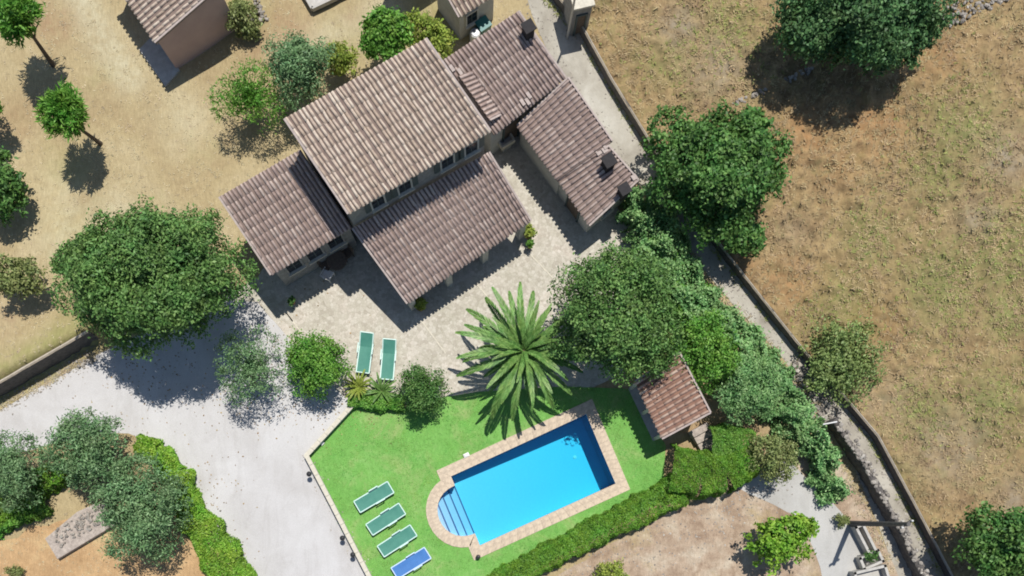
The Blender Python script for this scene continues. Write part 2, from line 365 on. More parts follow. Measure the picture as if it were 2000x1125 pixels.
def offset_poly(poly, d):
    out = []; n = len(poly)
    for i in range(n):
        a, b, c = poly[i - 1], poly[i], poly[(i + 1) % n]
        e1 = (b - a).normalized(); e2 = (c - b).normalized()
        n1 = Vector((e1.y, -e1.x, 0)); n2 = Vector((e2.y, -e2.x, 0)); m = (n1 + n2).normalized()
        out.append(b + m * d / max(0.55, m.dot(n1)))
    return out

# ------------------------------------------------------------------ terrain
TW = [W(-420, 985), W(0, 776), W(100, 718), W(197, 662)]      # terrace wall, foot line
tw_a, tw_b = np.array(TW[0][:2]), np.array(TW[-1][:2])
tw_d = (tw_b - tw_a) / np.linalg.norm(tw_b - tw_a); tw_n = np.array([-tw_d[1], tw_d[0]])
def gz_np(P):
    P = np.asarray(P, float); q = P - tw_b
    along = q @ tw_d; d = q @ tw_n - 0.05
    up = np.clip((d + 0.05) / 0.3, 0, 1) * np.exp(-np.clip(d, 0, None) / 6.0)
    fade = np.clip(1 - along / 2.6, 0, 1); fade = fade * fade * (3 - 2 * fade)
    und = 0.05 * np.sin(P[:, 0] * 0.9 + 1.3 * np.sin(P[:, 1] * 0.5)) * np.clip((d - 0.5) / 3, 0, 1)
    return 1.3 * up * fade + und * (P[:, 0] < -9)
def gz(x, y): return float(gz_np([[x, y]])[0])

def grid(name, xs, ys, fz, mat, keep=None):
    X, Y = np.meshgrid(xs, ys); P = np.stack([X.ravel(), Y.ravel()], 1); Z = fz(P)
    V = np.column_stack([P, Z]); nx = len(xs); ny = len(ys)
    i = np.arange(nx - 1); j = np.arange(ny - 1); I, J = np.meshgrid(i, j); a = (J * nx + I).ravel()
    F = np.column_stack([a, a + 1, a + nx + 1, a + nx])
    if keep is not None:
        c = (P[F[:, 0]] + P[F[:, 2]]) / 2; F = F[keep(c)]
    return link(name, np_mesh(name, V, F), mat)
far = [-400, -200, -100, -60, -45]
xs = np.array(far + list(np.arange(-36, 36.01, 0.28)) + [45, 60, 100, 200, 400]); ys = xs.copy()
pit = [tuple(p[:2]) for p in offset_poly(POOL, 0.34)]
def ground_z(P):
    z = gz_np(P); z[inside(P, pit)] = -4.0; return z
g = grid('ground', xs, ys, ground_z, M['ground']); tag(g, kind='structure')
g.data.polygons.foreach_set('use_smooth', [True] * len(g.data.polygons))

def sheet(name, pts, z, mat, hole=None, kind='structure', thick=0.0):
    bm = bmesh.new()
    def loop(ps):
        vs = [bm.verts.new((p[0], p[1], z)) for p in ps]
        return [bm.edges.new((vs[i], vs[(i + 1) % len(vs)])) for i in range(len(vs))]
    e = loop(pts)
    if hole: e += loop(hole)
    bmesh.ops.triangle_fill(bm, use_beauty=True, use_dissolve=False, edges=e)
    bmesh.ops.recalc_face_normals(bm, faces=bm.faces)
    for f in bm.faces:
        if f.normal.z < 0: f.normal_flip()
    me = bpy.data.meshes.new(name); bm.to_mesh(me); bm.free()
    return tag(link(name, me, mat), kind=kind)
def wob(pts, amp=0.12, step=0.7, closed=True):
    """roughen an outline"""
    out = []; n = len(pts)
    for i in range(n if closed else n - 1):
        a, b = pts[i], pts[(i + 1) % n]; k = max(1, int((b - a).length / step))
        for j in range(k):
            p = a.lerp(b, j / k); out.append(p + Vector((random.uniform(-amp, amp), random.uniform(-amp, amp), 0)))
    if not closed: out.append(pts[-1])
    return out
PX = lambda L, h=0.0: [W(x, y, h) for x, y in L]

# raised dry field east of the lane
EW = PX([(1020, -110), (1062, -20), (1132, 66), (1190, 170), (1252, 270), (1300, 350), (1400, 490), (1480, 592), (1562, 694), (1640, 782), (1702, 855), (1772, 985), (1850, 1135), (1930, 1290)])
FZ = 0.30
fpoly = [tuple(p[:2]) for p in [p + Vector((0.1, 0.06, 0)) for p in EW]] + [(60, -30), (60, 60), (0, 60)]
def field_z(P): return FZ - .08 + tussock(P) + 0.05 * np.sin(P[:, 0] * 0.8 + np.sin(P[:, 1] * 0.7)) * np.sin(P[:, 1] * 0.6)
bmf = bmesh.new()
fld = grid('field', np.arange(0, 46, 0.115), np.arange(-21, 30, 0.115), field_z, M['field'], keep=lambda c: inside(c, fpoly))
tag(fld, kind='structure'); fld.data.polygons.foreach_set('use_smooth', [True] * len(fld.data.polygons))

DRIVE = PX([(-300, 960), (0, 800), (100, 745), (190, 692), (300, 640), (430, 585), (505, 590), (545, 640), (600, 705), (690, 790), (597, 890), (640, 970), (730, 1140), (800, 1280),
            (560, 1280), (478, 1125), (440, 1060), (380, 985), (350, 925), (310, 870), (250, 845), (170, 850), (60, 880), (-60, 900), (-300, 1030)])
sheet('driveway', wob(DRIVE, 0.06, 0.8), 0.010, M['drive'])
PATIO = PX([(430, 585), (505, 540), (545, 470), (700, 400), (960, 270), (1030, 250), (1120, 300), (1200, 400), (1260, 470), (1290, 560), (1280, 700), (1130, 770), (980, 800), (880, 775), (780, 790), (690, 792), (600, 705), (545, 640), (505, 590)])
sheet('patio', wob(PATIO, 0.03, 0.8), 0.016, M['patio'])
LANE = PX([(1000, -110), (1030, 0), (1050, 60), (1105, 160), (1170, 260), (1235, 340), (1290, 420), (1360, 510), (1430, 590), (1530, 700), (1600, 800), (1650, 870), (1700, 990), (1760, 1135), (1830, 1290),
           (1935, 1290), (1852, 1135), (1774, 985), (1704, 855), (1564, 694), (1482, 592), (1402, 490), (1302, 350), (1254, 270), (1192, 170), (1134, 66), (1064, -20), (1030, -110)])
sheet('lane', wob(LANE, 0.05, 0.8), 0.012, M['lane'])
LAWN = PX([(692, 790), (780, 800), (870, 775), (940, 765), (1100, 755), (1240, 760), (1300, 870), (1296, 930), (1296, 978), (1200, 1030), (1050, 1110), (1000, 1150), (840, 1290), (800, 1290), (722, 1130), (640, 968), (600, 890)])
lawn = sheet('lawn', LAWN, 0.022, M['lawn'], hole=offset_poly(POOL, 0.32)); 
sheet('yard', wob(PX([(1090, 1125), (1200, 1060), (1300, 1005), (1400, 960), (1470, 930), (1540, 900), (1600, 860), (1660, 930), (1700, 1000), (1760, 1140), (1800, 1290), (900, 1290), (1000, 1180)]), 0.1), 0.011, M['dirt'])
sheet('concrete_path', wob(PX([(1440, 950), (1540, 895), (1600, 960), (1645, 1000), (1690, 1080), (1720, 1140), (1790, 1290), (1680, 1290), (1610, 1140), (1590, 1080), (1560, 1010)]), 0.06), 0.015, M['concrete_yard'])
sheet('orange_ground', wob(PX([(-200, 1060), (0, 1055), (90, 1020), (200, 990), (330, 985), (390, 1060), (440, 1160), (500, 1290), (-200, 1290)]), 0.2), 0.011, M['orange_dirt'])
def zone(ob, R_, G_, B_):
    n = len(ob.data.vertices); V = np.empty(n * 3, np.float32); ob.data.vertices.foreach_get('co', V); V = V.reshape(-1, 3)
    px = V[:, 0] * PPM + 1000; py = 562.5 - V[:, 1] * PPM; P = np.column_stack([px, py]); C = np.zeros((n, 4), np.float32); C[:, 3] = 1
    for i, lst in enumerate((R_, G_, B_)):
        for it in lst:
            if isinstance(it[0], tuple): d = poly_dist(P, it[0]) if False else poly_dist(P, it[0]); w = it[1]
            else: d = np.hypot(px - it[0], py - it[1]); w = it[2]
            C[:, i] = np.maximum(C[:, i], np.exp(-(d / w) ** 2) * it[-1] if len(it) > (2 if isinstance(it[0], tuple) else 3) else np.exp(-(d / w) ** 2))
    at = ob.data.attributes.new('zone', 'FLOAT_COLOR', 'POINT'); at.data.foreach_set('color', C.ravel())
zone(g, [(((20, 750), (190, 640)), 40, .9), (((0, 770), (120, 690)), 25, 1.0), (130, 330, 40, .5), (840, 40, 60, .6), (480, 30, 50, .7), (690, 60, 60, .4), (150, 450, 50, .35)],
     [(((130, -60), (190, 60), (255, 150)), 34), (((130, 380), (130, 500), (230, 400)), 45, .6), (((560, 95), (700, 40), (760, 10)), 30, .8), (360, 230, 60, .5)],
     [(105, 45, 40), (560, 60, 50), (500, 90, 40, .8), (30, 240, 50, .7), (40, 620, 60, .6), (690, 30, 30, .6), (1290, 800, 200), (1440, 850, 90), (1380, 660, 90)])
zone(fld, [(1870, 260, 80), (1960, 500, 90), (1820, 340, 60), (1690, 470, 60, .8), (1830, 560, 90), (1640, 620, 80), (1930, 790, 80), (1800, 800, 60), (1960, 610, 60), (1420, 60, 60, .7), (1300, 130, 50, .6), (1560, 900, 60, .5), (1750, 930, 50, .5)],
     [(1320, 60, 40), (1400, 140, 60, .8), (1960, 310, 50), (1900, 430, 40, .8), (1850, 880, 70, .8), (1720, 790, 60, .5), (1980, 980, 50, .8), (1540, 460, 40, .5)],
     [(1700, 250, 70), (1560, 270, 50), (1540, 560, 60, .8), (1440, 520, 40), (1640, 330, 50, .6), (1820, 120, 60, .7), (1700, 640, 60, .6)])

# ------------------------------------------------------------------ dry grass (uncountable)
def tufts(name, n, xr, yr, test, zf, mat, L=(0.12, 0.3), nb=4, w=0.02, flat=0.6):
    P = np.column_stack([RNG.uniform(*xr, n), RNG.uniform(*yr, n)]); P = P[test(P)]
    # clump the tufts so that bare earth shows
    c = np.sin(P[:, 0] * 1.7 + 2 * np.sin(P[:, 1] * 0.9)) * np.sin(P[:, 1] * 1.3 + 1.5 * np.sin(P[:, 0] * 0.6))
    P = P[RNG.random(len(P)) < 0.62 + 0.38 * c]
    n = len(P); Z = zf(P); P3 = np.column_stack([P, Z])
    B = np.repeat(P3, nb, 0) + np.column_stack([RNG.normal(0, 0.04, (n * nb, 2)), np.zeros(n * nb)])
    a = RNG.uniform(0, 2 * np.pi, n * nb); l = RNG.uniform(*L, n * nb); t = RNG.uniform(0.78, 1, n * nb) * flat
    D = np.column_stack([np.cos(a) * t, np.sin(a) * t, np.sqrt(1 - t * t)]) * l[:, None]
    s = np.column_stack([-np.sin(a), np.cos(a), np.zeros(n * nb)]) * w
    V = np.stack([B - s, B + s, B + D], 1).reshape(-1, 3)
    me = np_mesh(name, V, np.arange(len(V)).reshape(-1, 3))
    return tag(link(name, me, mat), kind='stuff')
def clear(P, polys):
    k = np.ones(len(P), bool)
    for q in polys: k &= ~inside(P, q)
    return k
T2 = lambda q: [tuple(p[:2]) for p in q]
WEST_NO = [T2(DRIVE), T2(PATIO), T2(LANE), T2(LAWN)]
def west(P):
    px = P[:, 0] * PPM + 1000; py = 562.5 - P[:, 1] * PPM
    return clear(P, WEST_NO) & ((px < 560) & (py < 800) | (py < 330) & (px < 1020) | (px < 330) & (py > 1000)) & ~inside(P, fpoly)
tufts('dry_grass', 12000, (-30, 2), (-16, 16), west, gz_np, M['blade_dry'], (0.06, 0.14), 4, 0.018, 0.96)
tufts('dry_field_grass', 42000, (0, 32), (-18, 18), lambda P: inside(P, fpoly) & (poly_dist(P, EW) > 0.35), field_z, M['blade_brown'], (0.10, 0.24), 4, 0.024, 0.95)
def greenpatch(P):
    px = P[:, 0] * PPM + 1000; py = 562.5 - P[:, 1] * PPM
    c = [(1870, 260, 90), (1960, 500, 100), (1820, 340, 70), (1690, 470, 60), (1830, 560, 110), (1640, 620, 70), (1930, 790, 80), (1800, 800, 60), (1960, 610, 60), (1420, 60, 90), (1300, 130, 60)]
    s = np.zeros(len(P))
    for x, y, r in c: s = np.maximum(s, np.exp(-((px - x) ** 2 + (py - y) ** 2) / (r * r)))
    return inside(P, fpoly) & (RNG.random(len(P)) < s) & (poly_dist(P, EW) > 0.35)
tufts('green_weeds', 30000, (0, 32), (-18, 18), greenpatch, field_z, M['blade_green'], (0.10, 0.24), 4, 0.024, 0.95)
lawn_hole = T2(offset_poly(POOL, 0.62))
tufts('lawn_grass', 40000, (-12, 9), (-16, -4), lambda P: inside(P, T2(LAWN)) & ~inside(P, lawn_hole), lambda P: np.full(len(P), 0.02), M['blade_lawn'], (0.04, 0.09), 4, 0.012, 0.9)

def litter(name, pts, mat, size, flatq=True):
    n = len(pts); P = np.asarray(pts); a = RNG.uniform(0, 6.28, n); l = RNG.uniform(*size, n); w = l * RNG.uniform(.4, .8, n)
    u = np.column_stack([np.cos(a) * l, np.sin(a) * l, RNG.normal(0, .25, n) * l]); v = np.column_stack([-np.sin(a) * w, np.cos(a) * w, RNG.normal(0, .25, n) * w])
    if flatq: V = np.stack([P - u, P + v, P + u, P - v], 1).reshape(-1, 3); F = np.arange(len(V)).reshape(-1, 4)
    else:
        t = P + np.column_stack([np.zeros((n, 2)), l * .8]); V = np.stack([P - u, P - v * 1.1, P + u, P + v * 1.1, t], 1).reshape(-1, 3)
        F = (np.arange(n)[:, None, None] * 5 + np.array([(0, 1, 4), (1, 2, 4), (2, 3, 4), (3, 0, 4)])).reshape(-1, 3)
    return tag(link(name, np_mesh(name, V, F), mat), kind='stuff')
def scatter_px(n, rects, z):
    out = []
    for x0, y0, r, k in rects:
        m = int(n * k); q = RNG.normal(0, r, (m, 2)); out += [W(x0 + a, y0 + b) + Vector((0, 0, z)) for a, b in q]
    return [tuple(p) for p in out]
def along(line, n, spread, z):
    out = []
    for _ in range(n):
        i = RNG.integers(0, len(line) - 1); p = line[i].lerp(line[i + 1], RNG.random()); out.append((p.x + RNG.normal(0, spread), p.y + RNG.normal(0, spread), z))
    return out
M['leaf_dead'] = leafmat('dead_leaf', (0.14, 0.09, 0.045), (0.26, 0.17, 0.08), (0.38, 0.29, 0.14), 0.9, 0.0)
litter('leaf_litter', scatter_px(130, [(300, 720, 70, 2.2), (495, 790, 40, 1), (620, 790, 40, .8), (400, 960, 40, .8), (560, 640, 60, .6), (1300, 780, 40, .7), (1400, 850, 50, .7), (450, 1080, 25, .5), (730, 790, 40, .5)], .03), M['leaf_dead'], (.025, .06))
PEB = PX([(1030, 0), (1105, 160), (1235, 340), (1360, 510), (1530, 700)]) 
litter('pebbles', along(PEB, 500, .35, .015) + along(PX([(1066, 0), (1136, 78), (1256, 282), (1404, 500), (1566, 705), (1706, 868), (1776, 995), (1850, 1140)]), 700, .22, .015)
       + along(PX([(0, 795), (195, 685)]), 260, .25, .015) + along(PX([(1120, 1120), (1250, 1060), (1400, 1010), (1500, 960)]), 500, .9, .015) + along(PX([(600, 890), (725, 1135)]), 120, .2, .012) + along(PX([(270, 850), (380, 980), (480, 1130)]), 300, .3, .012) + along(PX([(1560, 720), (1680, 900), (1760, 1100)]), 500, .5, .015), M['stone'], (.03, .075), False)
_nogrow = lambda P: RNG.random(len(P)) < 1.0
def weeds(name, line, n, spread, mat, L):
    q = np.array(along(line, n, spread, 0.0)); nb = 6; m = len(q)
    B = np.repeat(q, nb, 0) + np.column_stack([RNG.normal(0, .05, (m * nb, 2)), np.zeros(m * nb)]); a = RNG.uniform(0, 6.28, m * nb); l = RNG.uniform(*L, m * nb); t = RNG.uniform(.5, .95, m * nb)
    D = np.column_stack([np.cos(a) * t, np.sin(a) * t, np.sqrt(1 - t * t)]) * l[:, None]; s_ = np.column_stack([-np.sin(a), np.cos(a), np.zeros(m * nb)]) * .02
    V = np.stack([B - s_, B + s_, B + D], 1).reshape(-1, 3); return tag(link(name, np_mesh(name, V, np.arange(len(V)).reshape(-1, 3)), mat), kind='stuff')
weeds('verge_weeds', PX([(1064, 0), (1134, 76), (1252, 278), (1400, 498), (1562, 702), (1702, 865), (1772, 995), (1846, 1140)]), 260, .07, M['blade_green'], (.1, .25))
weeds('verge_grass', PX([(1240, 350), (1300, 430), (1430, 600), (1540, 715), (1600, 800), (1650, 900), (1690, 1000), (1740, 1110)]), 420, .16, M['blade_dry'], (.1, .25))
weeds('driveway_weeds', PX([(0, 796), (100, 742), (190, 690)]), 160, .1, M['blade_dry'], (.08, .2))
weeds('lawn_fringe', PX([(692, 792), (604, 890), (640, 966), (724, 1130)]), 260, .05, M['blade_lawn'], (.05, .12))
# ------------------------------------------------------------------ walls
def wall_strip(parent, line, z0, z1, th, side, rough=0.05, step=0.35):
    """rough wall along a line; side = +1: thickness to the left of the line"""
    pts = []
    for a, b in zip(line[:-1], line[1:]):
        k = max(1, int((b - a).length / step)); pts += [a.lerp(b, j / k) for j in range(k)]
    pts.append(line[-1]); mb = MB(); rows = []
    for i, p in enumerate(pts):
        d = (pts[min(i + 1, len(pts) - 1)] - pts[max(i - 1, 0)]); d.z = 0; d.normalize(); n = Vector((-d.y, d.x, 0)) * side
        zt = z1 + random.uniform(-rough, rough); j = lambda: random.uniform(-rough, rough) * 0.6
        prof = [(0 + j(), z0), (0 + j(), (z0 + zt) / 2), (0.02 + j(), zt - 0.06), (0.06, zt), (th / 2, zt + 0.02), (th - 0.06, zt), (th + j(), zt - 0.06), (th, z0)]
        rows.append([Vector((p.x, p.y, 0)) + n * a + Vector((0, 0, z)) for a, z in prof])
    m = len(rows[0]); vs = [v for r in rows for v in r]; fs = []
    for i in range(len(rows) - 1):
        for k in range(m - 1): fs.append((i * m + k, i * m + k + 1, (i + 1) * m + k + 1, (i + 1) * m + k))
    fs += [tuple(range(m)), tuple((len(rows) - 1) * m + k for k in range(m - 1, -1, -1))]
    mb.add(vs, fs); return mb
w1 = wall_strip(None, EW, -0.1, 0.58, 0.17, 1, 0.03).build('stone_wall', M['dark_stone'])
tag(w1, 'long low stone wall between the lane and the dry brown field', 'wall')
wall_strip(None, EW, 0.60, 0.635, 0.14, 1, 0.01).build('coping', M['wallcap'], w1)
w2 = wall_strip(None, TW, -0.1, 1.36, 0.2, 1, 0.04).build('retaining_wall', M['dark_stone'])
tag(w2, 'dark stone retaining wall beside the driveway below the dry grass terrace', 'wall')
wall_strip(None, TW, 1.385, 1.42, 0.17, 1, 0.012).build('coping', M['wallcap'], w2)
LW = PX([(690, 790), (598, 890), (640, 970), (725, 1135), (805, 1290)])
lw = thing('garden_wall', LW[1], 'low pale kerb wall along the left edge of the lawn', 'wall')
wall_strip(None, [p - LW[1] for p in LW], -0.05, 0.38, 0.16, 1, 0.01, 0.6).build('wall', M['plaster'], lw)
def cap_pieces(parent, line, off, w, z, L, mat, name='coping_stone'):
    for a, b in zip(line[:-1], line[1:]):
        k = max(1, round((b - a).length / L)); d = (b - a) / k; n = Vector((-d.y, d.x, 0)).normalized()
        for j in range(k):
            c = a + d * (j + 0.5) + n * off; mb = MB(c)
            mb.box((c.x, c.y, z + random.uniform(-.006, .006)), (d.length - 0.012, w, 0.05), math.atan2(d.y, d.x) + random.uniform(-.01, .01))
            o = mb.build(name, mat, parent); o.location = c - parent.location
cap_pieces(lw, LW, 0.08, 0.23, 0.425, 0.55, M['kerb'])

# ------------------------------------------------------------------ roofs and buildings
def tile_mesh():
    n = 6; V = []; F = []
    for (y, r, z) in ((0.0, 0.073, 0.016), (0.45, 0.068, 0.0)):
        for k in range(n + 1):
            a = math.pi * k / n; V.append((r * math.cos(a), y, z + r * 1.05 * math.sin(a)))
    for k in range(n + 1):
        a = math.pi * k / n; V.append((0.06 * math.cos(a), 0.0, 0.016 + 0.06 * math.sin(a)))
    m = n + 1
    for k in range(n): F.append((k, k + 1, m + k + 1, m + k))
    for k in range(n): F.append((k + 1, k, 2 * m + k, 2 * m + k + 1))
    return np.array(V), np.array(F)
TV, TF = tile_mesh()
TILE_ME = {}
def tile_data(mk):
    if mk not in TILE_ME:
        me = np_mesh('roof_tile', TV, TF); me.polygons.foreach_set('use_smooth', [True] * 6 + [False] * 6)
        me.materials.append(M[mk]); TILE_ME[mk] = me
    return TILE_ME[mk]
def inst(mats, mk, name, parent):
    V = np.concatenate([(TV @ np.array(m.to_3x3()).T) + np.array(m.translation) for m in mats])
    F = np.concatenate([TF + i * len(TV) for i in range(len(mats))])
    me = np_mesh(name, V, F); me.polygons.foreach_set('use_smooth', np.tile([True] * 6 + [False] * 6, len(mats)))
    o = link(name, me, M[mk], parent); o['kind'] = 'stuff'; return o
def frame(p, y, z):
    y = y.normalized(); x = y.cross(z).normalized(); z = x.cross(y)
    m = Matrix((x, y, z)).transposed().to_4x4(); m.translation = p; return m
def tile_roof(house, quad, mk, deck, budget, pitch=0.208, row=0.46, verge=(1, 1), ridge=True, label=None):
    """quad: low-left, low-right, top-right, top-left world points; tiles run from top to low"""
    base = house.location.copy(); q = [p - base for p in quad]
    LL, LR, TR, TL = q; nrm = (LR - LL).cross(TL - LL).normalized()
    if nrm.z < 0: nrm = -nrm
    th = 0.11; mb = MB(); mb.hexa([p - nrm * th for p in q] + [p for p in q])
    deckob = mb.build('roof', M[deck], house)
    if label: deckob['label'] = label
    n = max(2, round(((LR - LL).length + (TR - TL).length) / 2 / pitch)); rows = max(2, round(((TL - LL).length + (TR - LR).length) / 2 / row))
    def P(u, v): return LL.lerp(LR, u).lerp(TL.lerp(TR, u), v)
    mats = []
    for i in range(n):
        u = (i + 0.5) / n; ju = random.uniform(-.004, .004)
        for j in range(rows):
            p0 = P(u + ju + random.uniform(-.0025, .0025), (j - 0.12) / rows); p1 = P(u + ju + random.uniform(-.0025, .0025), (j + 0.88) / rows)
            sc = ((p1 - p0).length + 0.06) / 0.45
            m = frame(p0 + nrm * random.uniform(-.004, .006), p1 - p0, nrm) @ Matrix.Diagonal((random.uniform(.93, 1.06), sc, random.uniform(.9, 1.1), 1))
            mats.append(m)
    me = tile_data(mk); order = list(range(len(mats))); 
    ind = order[:budget]; rest = order[budget:]
    for i in ind:
        o = bpy.data.objects.new('roof_tile', me); COL.objects.link(o); o.parent = deckob; o.matrix_local = mats[i]
    if rest: inst([mats[i] for i in rest], mk, 'roof_tiles', house)
    for s, (a, b) in zip(verge, ((LL, TL), (LR, TR))):
        if s:
            vb = MB(); vb.bar(a + nrm * 0.035, b + nrm * 0.035, 0.09, 0.07); vb.build('verge', M['mortar'], house)
    if ridge:
        rb = MB(); a, b = TL + nrm * 0.05, TR + nrm * 0.05; rb.bar(a, b, 0.08, 0.07); rb.build('ridge_mortar', M['mortar'], house)
    # tile ends poking out under the eave: fascia
    fb = MB(); dn = (LL - TL).normalized() * -0.05; fb.bar(LL - nrm * 0.16 + dn, LR - nrm * 0.16 + dn, 0.06, 0.10); fb.build('fascia', M['mortar'], house)
    return len(ind)
def wall_block(house, quad, ins, mat, zb=-0.1, name='wall', gap=0.13):
    """walls under a roof quad: ins = inset at (left, right, low, top)"""
    base = house.location; LL, LR, TR, TL = quad
    def P(u, v): return LL.lerp(LR, u).lerp(TL.lerp(TR, u), v)
    w = (LR - LL).length; d = (TL - LL).length
    u0, u1, v0, v1 = ins[0] / w, 1 - ins[1] / w, ins[2] / d, 1 - ins[3] / d
    top = [P(u0, v0), P(u1, v0), P(u1, v1), P(u0, v1)]; top = [p - Vector((0, 0, gap)) for p in top]
    bot = [Vector((p.x, p.y, zb)) for p in top]
    mb = MB(base); mb.hexa(bot + top); mb.build(name, mat, house); return top
def window(house, a, b, t, z, w, h, mat_frame='plaster', shutters=True, door=False):
    """window on the wall from a to b (seen from outside, left to right), t = fraction along, z = sill height"""
    base = house.location; d = (b - a); d.z = 0; d.normalize(); n = Vector((d.y, -d.x, 0)); c = a.lerp(b, t); c = Vector((c.x, c.y, 0))
    rz = math.atan2(d.y, d.x)
    f = MB(base)
    for s in (-1, 1): f.box(c + d * s * (w / 2 + .04) + n * .03 + Vector((0, 0, z + h / 2)), (.08, .1, h + .16), rz)
    f.box(c + n * .03 + Vector((0, 0, z + h + .04)), (w, .1, .08), rz)
    fo = f.build('door' if door else 'window', M['shutter'] if door else M[mat_frame], house)
    p = MB(base); p.box(c + n * .012 + Vector((0, 0, z + h / 2)), (w, .02, h), rz); p.build('pane', M['pane'] if not door else M['wood'], fo)
    if not door:
        sl = MB(base); sl.box(c + n * .075 + Vector((0, 0, z - .05)), (w + .24, .2, .07), rz); sl.build('sill', M['kerb'], fo)
        bars = MB(base); bars.box(c + n * .028 + Vector((0, 0, z + h / 2)), (.04, .02, h), rz); bars.box(c + n * .028 + Vector((0, 0, z + h / 2)), (w, .018, .035), rz); bars.build('glazing_bar', M['shutter'], fo)
        if shutters:
            for s in (-1, 1):
                sh = MB(base); sh.box(c + d * s * (w * .78 + .06) + n * .035 + Vector((0, 0, z + h / 2)), (w * .48, .05, h), rz); sh.build('shutter', M['shutter'], fo)

# main farmhouse ----------------------------------------------------
house = thing('farmhouse', W(820, 400), 'large stone farmhouse with stepped clay tile roofs in the middle of the plot', 'house')
kE, kT = 0.135 * HC, 0.165 * HC
Qm = [W(680, 418, kE), W(958, 256, kE), W(832, 75, kT), W(555, 232, kT)]
tile_roof(house, Qm, 'tile_old', 'deck', 300, ridge=False, label='upper roof of pale sunlit clay tiles')
tm = wall_block(house, Qm, (0.12, 0.12, 0.28, 0.12), M['stonewall'])
Ql = [W(529, 537, 0.078 * HC), W(687, 444, 0.078 * HC), W(587, 292, 0.103 * HC), W(428, 385, 0.103 * HC)]
tile_roof(house, Ql, 'tile_purple', 'deck', 0, verge=(1, 0), ridge=False, label='lower roof of the left wing, weathered mauve tiles')
tl = wall_block(house, Ql, (0.2, 0.05, 0.32, 0.1), M['stonewall'])
Qp = [W(795, 593, 0.055 * HC), W(1037, 431, 0.055 * HC), W(955, 297, 0.085 * HC), W(688, 446, 0.085 * HC)]
tile_roof(house, Qp, 'tile_purple', 'deck', 0, ridge=False, label='porch roof over the patio')
Qn = [W(965, 263, 0.068 * HC), W(1105, 152, 0.068 * HC), W(1012, 22, 0.095 * HC), W(864, 118, 0.095 * HC)]
tile_roof(house, Qn, 'tile_purple', 'deck', 0, verge=(0, 1), ridge=False, label='roof of the rear wing beside the lane')
tn = wall_block(house, Qn, (0.02, 0.15, 0.25, 0.1), M['plaster'])
# windows: upper wall over the porch, left wing front, rear wing front
for t_ in (0.2, 0.4, 0.72, 0.9): window(house, tm[0], tm[1], t_, 4.05, 0.62, 0.95, shutters=True)
for t_ in (0.22, 0.5, 0.78): window(house, tl[0], tl[1], t_, 1.5, 0.75, 1.1, 'stonewall', shutters=False)
window(house, tn[0], tn[1], 0.3, 0.05, 0.9, 2.1, door=True)
window(house, tm[0], tm[1], 0.5, 0.05, 1.0, 2.1, door=True)
window(house, tm[0], tm[1], 0.25, 0.9, 0.8, 1.2, shutters=False)
# porch pillars, beam
def lerp4(q, u, v): return q[0].lerp(q[1], u).lerp(q[3].lerp(q[2], u), v)
for u in (0.045, 0.35, 0.65, 0.955):
    p = lerp4(Qp, u, 0.08); mb = MB(house.location); mb.box((p.x, p.y, (p.z - 0.3) / 2), (0.34, 0.34, p.z - 0.3), math.atan2((Qp[1] - Qp[0]).y, (Qp[1] - Qp[0]).x)); mb.build('pillar', M['plaster'], house)
mb = MB(house.location); mb.bar(lerp4(Qp, 0.03, 0.08) - Vector((0, 0, 0.24)), lerp4(Qp, 0.97, 0.08) - Vector((0, 0, 0.24)), 0.2, 0.2); mb.build('porch_beam', M['wood'], house)
# crosswise strip of short tiles between upper roof and rear wing
Qx = [lerp4(Qn, 0.17, 0.12), lerp4(Qn, 0.17, 0.72), lerp4(Qn, 0.02, 0.72), lerp4(Qn, 0.02, 0.12)]
Qx = [Qx[0] + Vector((0, 0, .13)), Qx[1] + Vector((0, 0, .13)), Qx[2] + Vector((0, 0, .42)), Qx[3] + Vector((0, 0, .42))]
tile_roof(house, Qx, 'tile_purple', 'deck', 0, pitch=0.22, row=0.36, verge=(1, 0), ridge=False)
# mortar repairs
for u, v in ((0.45, 0.08), (0.5, 0.05), (0.55, 0.1), (0.03, 0.86), (0.08, 0.78)):
    p = lerp4(Qn, u, v); mb = MB(house.location); mb.box(p + Vector((0, 0, .1)), (.16, .34, .08), 0.6); mb.build('mortar_patch', M['mortar'], house)
def chimney(parent, p, w, h, mat='chimney', cap=True):
    mb = MB(parent.location); mb.box((p.x, p.y, p.z + h / 2 - .15), (w, w, h + .3), 0.55); c = mb.build('chimney', M[mat], parent)
    if cap:
        k = MB(parent.location)
        for s in ((-1, -1), (1, -1), (1, 1), (-1, 1)): k.box((p.x + s[0] * w * .33, p.y + s[1] * w * .33, p.z + h + .07), (.07, .07, .14), .55)
        k.box((p.x, p.y, p.z + h + .165), (w + .14, w + .14, .06), 0.55); k.build('chimney_cap', M[mat], c)
chimney(house, W(1031, 66, 3.75), 0.42, 0.42)

# outbuilding along the lane ----------------------------------------
ob = thing('outbuilding', W(1120, 330), 'long low outbuilding with two-part tiled roof beside the lane', 'outbuilding')
Qu = [W(1010, 246, 0.053 * HC), W(1088, 352, 0.053 * HC), W(1196, 276, 0.07 * HC), W(1110, 152, 0.07 * HC)]
